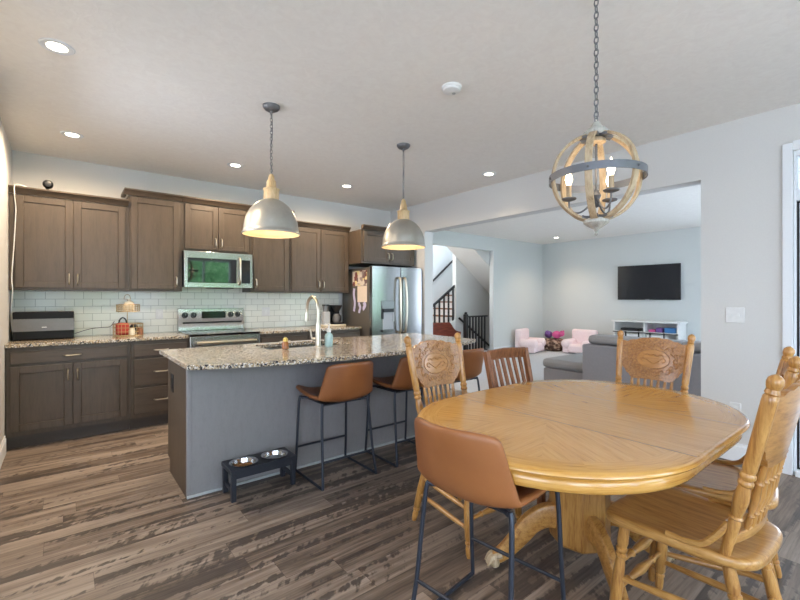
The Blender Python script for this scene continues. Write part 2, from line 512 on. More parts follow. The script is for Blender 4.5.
bm = B(); box(bm, XE2 - .05, XE2, YN + .12, 9.0, 0, 4.4); struct('wall_hall_west', bm, 'wall')
bm = B(); box(bm, XE2, LRX, 8.22, 8.32, 0, 4.4); struct('wall_hall_north', bm, 'wall_lr')
# hall wall beside the flight with a sloping soffit above it
bm = B(); box(bm, 7.53, LRX, 7.2, 7.32, 0, 4.4); struct('wall_hall_stair', bm, 'wall')
bm = B()
def xy(p, d): return (p[0], d, p[1])
prism(bm, [(7.48, 2.36), (8.75, 1.46), (LRX, .7), (LRX, 2.7), (7.0, 2.7)], xy, LRY + .125, 7.195)
struct('ceiling_hall', bm, 'wall')
bm = B(); box(bm, XE2 - .05, 7.15, LRY + .12, 8.32, 4.4, 4.5); box(bm, 7.45, LRX + .1, LRY + .12, 8.32, 4.4, 4.5); struct('ceiling_sky_slot', bm, 'ceil')  # added unseen roof, leaving a slot of bluish sky light for the stairwell
# window frames of the off-camera windows; west and living room ones added for daylight
k = 1
for holes, y in ((SH, SY), (LH, LRS)):
    for (a, b, za, zb) in holes:
        bm = B()
        for q in (a, b - .05): box(bm, q, q + .05, y - .09, y - .02, za, zb)
        for q in (za, zb - .05): box(bm, a, b, y - .09, y - .02, q, q + .05)
        if b - a > .9:
            c = (a + b) / 2; box(bm, c - .025, c + .025, y - .08, y - .03, za, zb)
        struct('window_%d' % k, bm, 'trimw'); k += 1
for (a, b, za, zb) in WH:
    bm = B()
    for q in (a, b - .05): box(bm, WX - .08, WX - .02, q, q + .05, za, zb)
    for q in (za, zb - .05): box(bm, WX - .08, WX - .02, a, b, q, q + .05)
    struct('window_%d' % k, bm, 'trimw'); k += 1
bm = B(); a, b, za, zb = KW
for q in (a, b - .05): box(bm, XW - .10, XW - .04, q, q + .05, za, zb)
for q in (za, zb - .05): box(bm, XW - .10, XW - .04, a, b, q, q + .05)
struct('window_%d' % k, bm, 'trimw')
bm = B(); a, b, za, zb = EH
for q in (a, b - .05): box(bm, LRX + .03, LRX + .09, q, q + .05, za, zb)
for q in (za, zb - .05): box(bm, LRX + .03, LRX + .09, a, b, q, q + .05)
struct('window_%d' % (k + 1), bm, 'trimw')
# baseboards
def base_prof_y(bm, x, ya, yb, s=-1):
    box(bm, min(x, x + s * .014), max(x, x + s * .014), ya, yb, 0, .125)
    box(bm, min(x, x + s * .009), max(x, x + s * .009), ya, yb, .125, .15)
bm = B(); base_prof_y(bm, XE, .662, OY0); base_prof_y(bm, XE, OY1, YN)
box(bm, XE, XE2, OY0, OY0 + .012, 0, .13); box(bm, XE, XE2, OY1 - .012, OY1, 0, .13)
struct('baseboard_east', bm, 'trimw', bevel=.003)
bm = B(); base_prof_y(bm, XW, WY, 4.84, 1); struct('baseboard_west', bm, 'trimw', bevel=.003)
bm = B(); base_prof_y(bm, LRX, LRS, LRY)
struct('baseboard_living_east', bm, 'trimw')
bm = B(); box(bm, SX1, LRX - .014, LRY - .014, LRY, 0, .15); struct('baseboard_living_north', bm, 'trimw')

# glazed exterior door on the east wall: casing, frame, transom, leaf
bm = B()
box(bm, XE - .02, XE, DY1, DY1 + .058, 0, DZ + .058); box(bm, XE - .02, XE, DY0 - .058, DY0, 0, DZ + .07)
box(bm, XE - .02, XE, DY0, DY1, DZ, DZ + .07)
struct('trim_1', bm, 'trimw', bevel=.004)
door = bpy.data.objects.new('door_1', None); COL.objects.link(door); door['kind'] = 'structure'; door.location = (XE, DY0, 0)
OFF[door] = Vector(door.location)
bm = B()
box(bm, XE + .005, XE + .12, DY1 - .015, DY1 - .001, .0, DZ - .001); box(bm, XE + .005, XE + .12, DY0 + .001, DY0 + .015, 0, DZ - .001)
box(bm, XE + .005, XE + .12, DY0 + .015, DY1 - .015, DZ - .04, DZ - .001)
box(bm, XE + .005, XE + .12, DY0 + .015, DY1 - .015, 2.03, 2.11)
box(bm, XE - .03, XE + .12, DY0 + .015, DY1 - .015, .0, .04)
part('door_frame', bm, 'trimw', door, world=True, smooth=0, bevel=.003)
bm = B()
a, b = DY0 + .017, DY1 - .017
for q in (a, b - .10): box(bm, XE + .04, XE + .085, q, q + .10, .045, 2.025)
for q, hh in ((.045, .2), (1.905, .12)): box(bm, XE + .04, XE + .085, a + .10, b - .10, q, q + hh)
part('door_leaf', bm, 'trimw', door, world=True, smooth=0, bevel=.003)
bm = B()
for q in (a + .0, b - .012): box(bm, XE + .028, XE + .04, q, q + .012, .045, 2.025)
for q in (.045, 2.013): box(bm, XE + .028, XE + .04, a, b, q, q + .012)
part('weather_seal', bm, 'black', door, world=True, smooth=0)
bm = B(); box(bm, XE + .06, XE + .066, a + .10, b - .10, .245, 1.905); box(bm, XE + .06, XE + .066, DY0 + .015, DY1 - .015, 2.11, DZ - .04)
part('pane', bm, 'glass', door, world=True, smooth=0)

# outside: pale ground added to bounce light indoors, trees seen only as reflections
bm = B(); box(bm, -6, 18, -8.5, SY - .12, -.4, -.3); o = struct('ground', bm, 'patio')
for i, (x, y, s) in enumerate([(0.6, -10, 1.35), (4.7, -9.6, 1.7), (8.6, -10.2, 1.4), (12.0, -9.8, 1.35), (15.5, -10, 1.4)]):
    bm = B(); bmesh.ops.create_icosphere(bm, subdivisions=4, radius=s, matrix=Matrix.Translation((0, 0, 1.6)) @ Matrix.Diagonal((1, .9, 1.15, 1)))
    for v in bm.verts: v.co += v.co.normalized() * (.22 * math.sin(v.co.x * 7 + i) * math.sin(v.co.y * 8) + .18 * math.sin(v.co.z * 9 + v.co.x * 5))
    tag(single('garden_tree', bm, 'leaf', 'round green garden tree beyond the patio window', 'tree', (x, y, -.3), world=False), group='trees beyond the garden windows')

# ------------------------------------------------------------------ kitchen cabinets
def shaker(bm, x0, x1, z0, z1, yf, w=.058, d=.02):
    box(bm, x0, x0 + w, yf, yf + d, z0, z1); box(bm, x1 - w, x1, yf, yf + d, z0, z1)
    box(bm, x0 + w, x1 - w, yf, yf + d, z0, z0 + w); box(bm, x0 + w, x1 - w, yf, yf + d, z1 - w, z1)
    box(bm, x0 + w, x1 - w, yf + .009, yf + d, z0 + w, z1 - w)

def pull(parent, x, z, yf, vertical, L=.10):
    bm = B(); h = L / 2
    if vertical:
        pts = [(x, yf, z - h), (x, yf - .028, z - h * .75), (x, yf - .032, z), (x, yf - .028, z + h * .75), (x, yf, z + h)]
    else:
        pts = [(x - h, yf, z), (x - h * .75, yf - .028, z), (x, yf - .032, z), (x + h * .75, yf - .028, z), (x + h, yf, z)]
    sweep(bm, smooth_path(pts, 5), .0065, 8)
    part('handle', bm, 'chrome', parent, world=True, label='nickel bar handle')

def door_part(root, x0, x1, z0, z1, yf, side, hz):
    bm = B(); shaker(bm, x0, x1, z0, z1, yf)
    d = part('door', bm, 'cab', root, world=True, bevel=.0025)
    if side: pull(d, x0 + .03 if side == 'L' else x1 - .03, hz, yf, True)

def crown(root, x0, x1, z0, yf, lret=False, rret=False):
    bm = B(); zt = z0 + .06
    def sec(p, d): return (d, p[0], p[1])
    poly = [(yf + .018, z0), (yf - .004, z0), (yf - .012, z0 + .014), (yf - .038, z0 + .038), (yf - .05, z0 + .046), (yf - .05, zt), (yf + .018, zt)]
    prism(bm, poly, sec, x0 - (.04 if lret else 0), x1 + (.04 if rret else 0))
    if lret: box(bm, x0 - .04, x0, yf + .018, YN - .02, z0 + .03, zt)
    if rret: box(bm, x1, x1 + .04, yf + .018, YN - .02, z0 + .03, zt)
    part('crown', bm, 'cab_x', root, world=True, bevel=.002)

def upper(x0, x1, z0, ztop, yf, doors, label, lret=False, rret=False, hz=None):
    root = thing('upper_cabinet', label, 'cabinet', ((x0 + x1) / 2, YN, z0))
    bm = B(); box(bm, x0, x1, yf + .021, YN - .001, z0, ztop)
    part('body', bm, 'cab', root, world=True)
    for (a, b, side) in doors: door_part(root, a, b, z0 + .022, ztop - .012, yf, side, z0 + .11)
    crown(root, x0, x1, ztop, yf, lret, rret)
    return root
UF = 5.16; ZU = 1.385
upper(-.395, .515, ZU, 2.265, UF, [(-.354, .062, 'R'), (.068, .488, 'L')], 'leftmost upper cabinet with two doors above the black appliance')
upper(.517, 1.022, ZU, 2.385, UF, [(.538, .992, 'R')], 'tall single-door upper cabinet left of the microwave', lret=True)
upper(1.024, 1.788, 1.845, 2.385, UF, [(1.05, 1.402, 'R'), (1.408, 1.762, 'L')], 'short two-door upper cabinet directly above the microwave')
upper(1.790, 2.292, ZU, 2.385, UF, [(1.815, 2.275, 'L')], 'tall single-door upper cabinet right of the microwave', rret=True)
upper(2.296, 3.196, ZU, 2.265, UF, [(2.318, 2.738, 'R'), (2.746, 3.176, 'L')], 'two-door upper cabinet above the coffee makers')
upper(3.20, 4.17, 1.80, 2.265, 4.84, [(3.232, 3.680, 'R'), (3.688, 4.14, 'L')], 'deep two-door cabinet above the refrigerator')

def base_cab(x0, x1, label, drawers, doors):
    root = thing('base_cabinet', label, 'cabinet', ((x0 + x1) / 2, YN, 0))
    bm = B(); box(bm, x0, x1, 4.891, YN - .001, .115, .884)
    part('body', bm, 'cab', root, world=True)
    bm = B(); box(bm, x0, x1, 4.955, YN - .02, 0, .115); part('toe_kick', bm, 'toe', root, world=True)
    for (a, b, z0, z1) in drawers:
        bm = B(); box(bm, a, b, 4.87, 4.89, z0, z1)
        d = part('drawer', bm, 'cab_x', root, world=True, bevel=.003)
        pull(d, (a + b) / 2, (z0 + z1) / 2, 4.87, False, .125)
    for (a, b, z0, z1, side) in doors:
        door_part(root, a, b, z0, z1, 4.87, side, z1 - .1)
base_cab(-.395, .503, 'leftmost base cabinet with one wide drawer over two doors', [(-.366, .476, .74, .845)], [(-.366, .052, .157, .715, 'R'), (.062, .476, .157, .715, 'L')])
base_cab(.505, 1.026, 'base cabinet of three stacked drawers left of the range', [(.533, 1.005, .728, .845), (.533, 1.005, .438, .70), (.533, 1.005, .157, .412)], [])
base_cab(1.792, 2.40, 'base cabinet immediately right of the range behind the island', [(1.812, 2.385, .728, .845)], [(1.812, 2.385, .157, .70, 'L')])
base_cab(2.402, 3.205, 'base cabinet under the coffee makers beside the refrigerator', [(2.42, 3.185, .728, .845)], [(2.42, 2.80, .157, .70, 'R'), (2.808, 3.185, .157, .70, 'L')])
for x0, x1, lab in ((-.398, 1.027, 'speckled granite worktop on the left base cabinets'), (1.791, 3.21, 'speckled granite worktop between range and refrigerator')):
    bm = B(); box(bm, x0, x1, 4.862, YN - .001, .884, .914)
    single('worktop', bm, 'granite', lab, 'worktop', ((x0 + x1) / 2, YN, .884), bevel=.004)
bm = B(); box(bm, XW, 3.22, YN - .008, YN, .914, 1.84); struct('wall_north_tile', bm, 'tile')

# outlets
def plate(x, z, label, w=.075, hgt=.115):
    root = thing('wall_outlet', label, 'outlet', (x, YN - .008, z))
    bm = B(); box(bm, x - w / 2, x + w / 2, YN - .013, YN - .008, z - hgt / 2, z + hgt / 2); part('cover_plate', bm, 'plate', root, world=True, bevel=.002)
    bm = B(); box(bm, x - .017, x + .017, YN - .016, YN - .013, z - .034, z + .034); part('socket', bm, 'white', root, world=True, bevel=.001)
plate(2.10, 1.13, 'white outlet plate on the tile right of the range', .11)
plate(.85, 1.13, 'white outlet plate on the tile left of the range')

# ------------------------------------------------------------------ range
root = thing('range', 'stainless electric range with black glass cooktop and back control panel', 'range', (1.409, YN, 0))
X0, X1 = 1.031, 1.787
bm = B(); box(bm, X0, X1, 4.90, YN - .012, .02, .905); part('body', bm, 'steel_dark', root, world=True)
bm = B(); box(bm, X0, X1, 4.845, 5.43, .905, .922); part('cooktop', bm, 'black_gloss', root, world=True, bevel=.004, label='black glass cooktop')
bm = B(); box(bm, X0 + .004, X1 - .004, 4.85, 4.898, .27, .90)
d = part('oven_door', bm, 'steel', root, world=True, bevel=.006)
bm = B(); box(bm, X0 + .14, X1 - .14, 4.846, 4.851, .40, .72); part('oven_window', bm, 'black_gloss', d, world=True)
bm = B(); sweep(bm, [(X0 + .06, 4.80, .83), (X1 - .06, 4.80, .83)], .013, 12)
for q in (X0 + .08, X1 - .08): cyl(bm, (q, 4.85, .83), (q, 4.80, .83), .009)
part('handle', bm, 'chrome', d, world=True)
bm = B(); box(bm, X0 + .004, X1 - .004, 4.855, 4.898, .09, .258); part('drawer', bm, 'steel', root, world=True, bevel=.005)
bm = B()
def yz(p, d): return (d, p[0], p[1])
prism(bm, [(5.425, .922), (YN - .012, .922), (YN - .012, 1.185), (5.445, 1.185), (5.44, 1.03), (5.425, 1.01)], yz, X0, X1)
bp = part('back_panel', bm, 'steel', root, world=True, bevel=.004)
bm = B(); box(bm, X0 + .05, X1 - .03, 5.418, 5.432, 1.012, 1.026); part('vent_slot', bm, 'black', bp, world=True)
bm = B(); box(bm, 1.29, 1.565, 5.434, 5.445, 1.07, 1.15); part('display', bm, 'display', bp, world=True, label='black clock display')
for q in (1.105, 1.20, 1.63, 1.715):
    bm = B(); lathe(bm, [(0, .034), (.004, .034), (.006, .027), (.026, .024), (.028, 0)], (q, 5.443, 1.108), (q, 5.3, 1.108), 18)
    box(bm, q - .003, q + .003, 5.408, 5.416, 1.108, 1.13, 1)
    part('knob', bm, ['black', 'steel'], bp, world=True)
for q, yy, r in ((1.22, 5.0, .10), (1.6, 5.0, .08), (1.22, 5.27, .075), (1.6, 5.27, .09)):
    bm = B(); lathe(bm, [(0, r), (.0008, r), (.0008, r - .003), (0, r - .003)], (q, yy, .922), None, 32, caps=False)
    part('burner_ring', bm, 'greyp', root, world=True)

# ------------------------------------------------------------------ microwave
root = thing('microwave', 'stainless over-the-range microwave with dark glass door', 'microwave', (1.407, YN, 1.43))
X0, X1, Z0, Z1, MF = 1.028, 1.784, 1.43, 1.84, 5.10
bm = B(); box(bm, X0, X1, MF + .03, YN - .012, Z0 + .01, Z1); part('body', bm, 'black', root, world=True)
bm = B(); box(bm, X0 + .30, X1 - .2, MF + .08, MF + .3, Z0 - .006, Z0 + .01); part('vent_grille', bm, 'black', root, world=True)
bm = B(); box(bm, X0, X1, MF, MF + .028, Z0, Z1); fr_ = part('front_frame', bm, 'steel', root, world=True, bevel=.004)
bm = B(); box(bm, X0 + .035, X0 + .565, MF - .006, MF + .001, Z0 + .055, Z1 - .075); part('door_glass', bm, 'mirror_glass', fr_, world=True, bevel=.003, label='dark mirror-like door glass')
bm = B(); box(bm, X0 + .625, X1 - .03, MF - .004, MF + .001, Z0 + .055, Z1 - .075); kp = part('keypad', bm, 'display', fr_, world=True, bevel=.002)
bm = B(); pts = [(X0 + .595, MF, Z0 + .04), (X0 + .595, MF - .045, Z0 + .08), (X0 + .595, MF - .055, Z0 + .2), (X0 + .595, MF - .045, Z1 - .09), (X0 + .595, MF, Z1 - .05)]
sweep(bm, smooth_path(pts, 6), .012, 10); part('handle', bm, 'chrome', root, world=True)

# ------------------------------------------------------------------ refrigerator
FX0, FX1, FF = 3.272, 4.185, 4.70
root = thing('refrigerator', 'stainless french-door refrigerator with ice and water dispenser', 'refrigerator', ((FX0 + FX1) / 2, YN, 0))
bm = B(); box(bm, FX0, FX1, FF + .062, YN - .03, .02, 1.735); part('body', bm, 'steel_dark', root, world=True, bevel=.004, label='dull grey-brown side cabinet')
def doorslab(bm, x0, x1, z0, z1, y0=FF, y1=FF + .06):
    n = 8; poly = [(x0, y1), (x0, y0 + .012)]
    for i in range(n + 1):
        t = i / n; poly.append((x0 + .006 + (x1 - x0 - .012) * t, y0 - .010 * math.sin(PI * t)))
    poly += [(x1, y0 + .012), (x1, y1)]
    prism(bm, poly, lambda p, d: (p[0], p[1], d), z0, z1)
mid = 3.776
DX0, DX1, DZ0, DZ1 = 3.425, 3.645, .86, 1.275
bm = B(); doorslab(bm, FX0, mid - .003, .74, 1.752); ld = part('door', bm, 'fridge', root, world=True)
bm = B(); doorslab(bm, mid + .003, FX1, .74, 1.752); rd = part('door', bm, 'fridge', root, world=True)
bm = B(); doorslab(bm, FX0, FX1, .06, .73); fz = part('freezer_drawer', bm, 'fridge', root, world=True)
bm = B(); sweep(bm, smooth_path([(FX0 + .08, FF - .01, .66), (FX0 + .1, FF - .06, .66), (FX1 - .1, FF - .06, .66), (FX1 - .08, FF - .01, .66)], 6), .012, 10); part('handle', bm, 'chrome', fz, world=True)
for dd, xx, bow in ((ld, mid - .045, -1), (rd, mid + .045, 1)):
    bm = B(); pts = [(xx, FF - .008, .82), (xx + bow * .004, FF - .055, .86), (xx + bow * .012, FF - .072, 1.2), (xx + bow * .004, FF - .055, 1.56), (xx, FF - .008, 1.60)]
    sweep(bm, smooth_path(pts, 8), .017, 10); part('handle', bm, 'chrome', dd, world=True)
bm = B()
box(bm, DX0, DX1, FF - .022, FF - .004, 1.16, DZ1); box(bm, DX0, DX0 + .03, FF - .022, FF - .004, 1.02, 1.16, 1); box(bm, DX1 - .03, DX1, FF - .022, FF - .004, .98, 1.16, 2)
box(bm, DX0 + .02, DX1 - .01, FF - .013, FF - .004, DZ0, 1.16, 2); box(bm, DX0 + .02, DX1 - .02, FF - .04, FF - .005, 1.115, 1.16, 1)
box(bm, DX0, DX1, FF - .045, FF - .004, DZ0 - .02, DZ0 + .015)
part('dispenser', bm, ['fridge', 'black', 'greyl'], ld, world=True, bevel=.003)
# papers hung on the refrigerator's left side
SXF = FX0 - .0005
def sheet(y0, y1, z0, z1, mat, name, label, cat, th=.003, dx=0):
    bm = B(); box(bm, SXF - th - dx, SXF - dx, y0, y1, z0, z1)
    single(name, bm, mat, label, cat, (SXF, (y0 + y1) / 2, z0))
sheet(4.82, 5.19, 1.487, 1.70, 'photos', 'photo_collage', 'sheet of family photos on the side of the refrigerator', 'photos')
sheet(4.82, 5.06, 1.255, 1.482, 'paper', 'wall_calendar', 'blank cream paper calendar page below photos on refrigerator side', 'paper')
for i, (y, z0, z1, lab) in enumerate([(5.14, 1.12, 1.45, 'lavender ribbon hanging left of the calendar on the refrigerator'), (5.0, 1.10, 1.25, 'short lavender ribbon hanging below the calendar on the refrigerator'), (4.88, 1.15, 1.25, 'lavender bow end below the calendar at its right corner')]):
    bm = B(); n = 10; P = [(SXF - .0042 - .0012 * math.sin(j * .9 + i), y + .014 * math.sin(j * .7 + i), z1 + (z0 - z1) * j / n) for j in range(n + 1)]
    sweep(bm, P, .022 if i != 2 else .028, sec=[(-1, -.12), (1, -.12), (1, .12), (-1, .12)], up=(1, 0, 0))
    single('ribbon', bm, 'hair', lab, 'ribbon', (SXF, y, z0))

# ------------------------------------------------------------------ things on the left worktop
root = thing('countertop_appliance', 'black box-shaped appliance with a grey front band on the left worktop', 'appliance', (-.15, 5.30, .914))
bm = B(); box(bm, -.375, .07, 5.20, 5.40, .921, 1.18); part('case', bm, 'case', root, world=True, bevel=.006)
bm = B(); box(bm, -.377, .072, 5.194, 5.201, 1.0, 1.115); part('front_band', bm, 'greyp', root, world=True, label='glossy grey front band')
bm = B(); box(bm, -.17, -.135, 5.191, 5.195, 1.033, 1.038); part('badge', bm, 'white', root, world=True)
for a, b in ((-.36, 5.22), (.05, 5.22), (-.36, 5.38), (.05, 5.38)):
    bm = B(); cyl(bm, (a, b, .9145), (a, b, .922), .012); part('foot', bm, 'black', root, world=True)

def ring_pts(cx, cy, z, rx, ry, n=24): return [(cx + rx * math.cos(2 * PI * k / n), cy + ry * math.sin(2 * PI * k / n), z) for k in range(n)]
CX, CY = .525, 5.27
root = thing('wire_basket', 'two-tier brass wire basket stand on the worktop beside the range', 'basket', (CX, CY, .914))
bm = B()
def wire_tier(bm, z0, h, rx, ry):
    for j in range(4): sweep(bm, ring_pts(CX, CY, z0 + .006 + h * j / 3, rx, ry), .0042 if j in (0, 3) else .0026, 6, closed=True)
    for k in range(24):
        x, y = CX + rx * math.cos(2 * PI * k / 24), CY + ry * math.sin(2 * PI * k / 24)
        cyl(bm, (x, y, z0 + .006), (x, y, z0 + h + .006), .0022, 5)
    for k in range(-4, 5):
        q = k / 5; hy = ry * math.sqrt(1 - q * q); sweep(bm, [(CX + rx * q, CY - hy, z0 + .004), (CX + rx * q, CY + hy, z0 + .004)], .0014, 5)
wire_tier(bm, .914, .12, .135, .105); part('lower_tray', bm, 'wire', root, world=True)
bm = B(); wire_tier(bm, 1.165, .07, .105, .085); part('upper_tray', bm, 'wire', root, world=True)
bm = B(); cyl(bm, (CX, CY + .085, .918), (CX, CY + .085, 1.30), .004)
sweep(bm, smooth_path([(CX - .03, CY + .085, 1.30), (CX - .022, CY + .085, 1.335), (CX, CY + .085, 1.35), (CX + .022, CY + .085, 1.335), (CX + .03, CY + .085, 1.30)], 4), .003, 6)
sweep(bm, [(CX - .03, CY + .085, 1.30), (CX + .03, CY + .085, 1.30)], .003, 6); part('post', bm, 'wire', root, world=True)
bm = B(); box(bm, .415, .53, 5.225, 5.32, .922, 1.05)
single('lunch_bag', bm, 'red', 'red soft lunch bag in the lower tray of the wire basket', 'bag', (.47, 5.27, .922), bevel=.02)
bm = B(); sweep(bm, smooth_path([(.44, 5.255, 1.045), (.45, 5.255, 1.085), (.475, 5.255, 1.105), (.50, 5.255, 1.085), (.51, 5.255, 1.045)], 5), .007, 8)
bpy.context.view_layer.update()
lb = [o for o in COL.objects if o.name == 'lunch_bag'][0]; OFF[lb] = Vector(lb.location); part('carry_handle', bm, 'black', lb, world=True, label='dark carry handle')
bm = B(); ball(bm, (.578, 5.30, .982), .045, 1, .8, 1.2)
single('dark_pouch', bm, 'black', 'rounded black pouch beside the red bag in the wire basket', 'pouch', (.578, 5.30, .93))
for x, y, c, lab in ((.55, 5.19, 'cream', 'cream jar at the front of the lower wire tray'), (.625, 5.215, 'walnut', 'brown jar at the right end of the lower wire tray')):
    bm = B(); lathe(bm, [(0, .028), (.05, .03), (.06, .024), (.075, .024), (.077, 0)], (x, y, .922)); single('small_jar', bm, c, lab, 'jar', (x, y, .922), group='jars in the wire basket')
bm = B(); lathe(bm, [(0, .03), (.02, .045), (.06, .05), (.095, .042), (.105, .02), (.125, .016), (.13, 0)], (.53, 5.26, 1.173), None, 18); single('sugar_pot', bm, 'cream', 'round cream lidded pot on the upper tray of the wire basket', 'pot', (.53, 5.26, 1.173))
bm = B(); sweep(bm, smooth_path([(.075, 5.38, .95), (.2, 5.40, .99), (.3, 5.44, 1.0), (.38, 5.47, 1.005), (.42, 5.488, 1.06)], 6), .003, 6)
single('power_cord', bm, 'black', 'thin black cord from the black appliance along the tile', 'cord', (.075, 5.38, .95))
# security camera and its cable
root = thing('security_camera', 'small black security camera standing on top of the leftmost upper cabinet', 'camera', (-.13, 5.20, 2.326))
bm = B(); lathe(bm, [(0, .035), (.008, .035), (.012, .012), (.035, .01)], (-.13, 5.20, 2.326)); part('stand', bm, 'black', root, world=True)
bm = B(); ball(bm, (-.125, 5.19, 2.39), .042, 1, .8, 1); lathe(bm, [(0, .028), (.01, .028), (.012, .02)], (-.125, 5.16, 2.39), (-.125, 5.0, 2.39)); part('camera_head', bm, 'black', root, world=True)
bm = B(); sweep(bm, smooth_path([(-.16, 5.205, 2.332), (-.26, 5.17, 2.332), (-.345, 5.10, 2.333), (-.352, 5.09, 2.24), (-.348, 5.145, 2.1), (-.36, 5.15, 1.8), (-.375, 5.15, 1.5), (-.37, 5.16, 1.38), (-.385, 5.25, 1.2), (-.388, 5.3, 1.0)], 6), .004, 6)
single('white_cable', bm, 'white', 'white cable hanging down the left edge of the leftmost upper cabinet', 'cable', (-.36, 5.15, .98))

# ------------------------------------------------------------------ coffee corner
bm = B(); box(bm, 2.82, 3.15, 5.17, 5.42, .915, .938); single('serving_tray', bm, 'cream', 'white low tray under the coffee machines', 'tray', (2.98, 5.3, .914), bevel=.006)
root = thing('coffee_maker', 'black drip coffee maker with glass carafe beside the refrigerator', 'coffee maker', (3.05, 5.30, .938))
bm = B(); box(bm, 2.97, 3.135, 5.20, 5.40, .939, .965); box(bm, 2.97, 3.135, 5.33, 5.40, .965, 1.21); part('body', bm, 'black', root, world=True, bevel=.006)
bm = B(); lathe(bm, [(0, .035), (.06, .07), (.085, .078), (.09, .078)], (3.05, 5.265, 1.12), None, 20); part('filter_basket', bm, 'black', root, world=True)
bm = B(); lathe(bm, [(0, .055), (.03, .066), (.08, .062), (.115, .045), (.12, .045)], (3.05, 5.262, .966), None, 20); ca = part('carafe', bm, 'greyp', root, world=True, label='glass carafe')
bm = B(); sweep(bm, smooth_path([(3.05, 5.20, 1.07), (3.05, 5.165, 1.06), (3.05, 5.165, 1.0), (3.05, 5.198, .985)], 5), .008, 8); part('handle', bm, 'black', ca, world=True)
root = thing('coffee_grinder', 'slim grey canister machine with black lid left of the coffee maker', 'coffee grinder', (2.88, 5.28, .938))
bm = B(); box(bm, 2.835, 2.925, 5.23, 5.33, .939, 1.12); part('body', bm, 'greyl', root, world=True, bevel=.006)
bm = B(); lathe(bm, [(0, .045), (.02, .042), (.08, .042)], (2.88, 5.28, 1.12), None, 18); part('hopper', bm, 'greyp', root, world=True)
bm = B(); lathe(bm, [(0, .05), (.02, .05), (.022, 0)], (2.88, 5.28, 1.20), None, 18); part('lid', bm, 'black', root, world=True)

# ------------------------------------------------------------------ island
IX0, IX1, IY0, IY1 = .62, 3.05, 3.006, 3.63
root = thing('kitchen_island', 'stained wood kitchen island with plain back panel facing the dining table', 'island', ((IX0 + IX1) / 2, IY0, 0))
bm = B(); box(bm, IX0 + .02, IX1 - .02, IY0 + .018, IY1 - .02, .1, .66); box(bm, IX0 + .02, IX1 - .02, IY0 + .018, 3.11, .66, .884); box(bm, IX0 + .02, 1.2, 3.11, IY1 - .02, .66, .884); box(bm, 2.0, IX1 - .02, 3.11, IY1 - .02, .66, .884); part('body', bm, 'cab', root, world=True)
bm = B(); box(bm, IX0 + .02, IX1 - .02, IY0 + .03, IY1 - .08, 0, .1); part('toe_kick', bm, 'toe', root, world=True)
M['island'] = wood('island_panel_daylit', rgb(142, 139, 140), rgb(139, 136, 137), rgb(134, 131, 132), (12, 12, 5), rough=.45, bump=.02)  # cabinet wood recoloured grey, with the cool daylight put into its colour
bm = B(); box(bm, IX0 + .03, IX1 - .03, IY0, IY0 + .017, 0.0, .884); box(bm, IX0 + .001, IX0 + .03, IY0 - .004, IY0 + .017, 0, .884); box(bm, IX1 - .03, IX1 - .001, IY0 - .004, IY0 + .017, 0, .884)
part('back_panel', bm, 'island', root, world=True, bevel=.0015)
bm = B(); box(bm, IX0 + .0, IX1, IY0 - .016, IY0 - .004, 0, .018); part('shoe_moulding', bm, 'greyl', root, world=True, bevel=.003, label='thin light shoe moulding')
for q, lab in ((IX0, 0), (IX1 - .019, 1)):
    bm = B(); poly = [(IY0 + .018, 0), (IY1 - .075, 0), (IY1 - .075, .1), (IY1, .1), (IY1, .884), (IY0 + .018, .884)]
    prism(bm, poly, lambda p, d: (d, p[0], p[1]), q, q + .019); part('end_panel', bm, 'cab', root, world=True)
for i in range(4):
    w = (IX1 - IX0 - .08) / 4; a = IX0 + .04 + i * w
    bm = B(); shaker(bm, a + .004, a + w - .004, .13, .86, IY1 - .019, d=.018); part('door', bm, 'cab', root, world=True)
root = thing('island_outlet', 'black outlet on the left end of the island', 'outlet', (IX0, 3.46, .685))
bm = B(); box(bm, IX0 - .006, IX0, 3.42, 3.50, .62, .75); part('cover_plate', bm, 'black', root, world=True, bevel=.002)
bm = B(); box(bm, IX0 - .009, IX0 - .006, 3.442, 3.478, .645, .725); part('socket', bm, 'black', root, world=True)

# island worktop with bowed seating edge and a sink cut-out
def yfront(x):
    t = (x - .563) / (3.115 - .563); return 2.715 - .27 * (math.sin(PI * t) ** .75)
SKX0, SKX1, SKY0, SKY1 = 1.23, 1.97, 3.14, 3.53
xs = sorted(set([.563 + (3.115 - .563) * i / 40 for i in range(41)] + [SKX0, SKX1]))
bm = B()
def vcol(x, z): return [bm.verts.new((x, y, z)) for y in (yfront(x), SKY0, SKY1, 3.65)]
top = [vcol(x, .914) for x in xs]; bot = [vcol(x, .884) for x in xs]
for i in range(len(xs) - 1):
    inside = SKX0 - 1e-6 <= xs[i] and xs[i + 1] <= SKX1 + 1e-6
    for j in range(3):
        if j == 1 and inside: continue
        bm.faces.new((top[i][j], top[i + 1][j], top[i + 1][j + 1], top[i][j + 1])); bm.faces.new((bot[i][j + 1], bot[i + 1][j + 1], bot[i + 1][j], bot[i][j]))
    for j in (0, 3): bm.faces.new((top[i][j], bot[i][j], bot[i + 1][j], top[i + 1][j]))
    if inside:
        for j in (1, 2): bm.faces.new((top[i][j], bot[i][j], bot[i + 1][j], top[i + 1][j]))
for i in (0, len(xs) - 1):
    for j in range(3): bm.faces.new((top[i][j], top[i][j + 1], bot[i][j + 1], bot[i][j]))
for i in (xs.index(SKX0), xs.index(SKX1)): bm.faces.new((top[i][1], top[i][2], bot[i][2], bot[i][1]))
single('island_worktop', bm, 'granite', 'speckled granite island worktop with a bowed seating edge', 'worktop', (1.84, 3.1, .884), bevel=.004)
bm = B()
box(bm, SKX0 - .01, SKX0, SKY0 - .01, SKY1 + .01, .68, .883); box(bm, SKX1, SKX1 + .01, SKY0 - .01, SKY1 + .01, .68, .883)
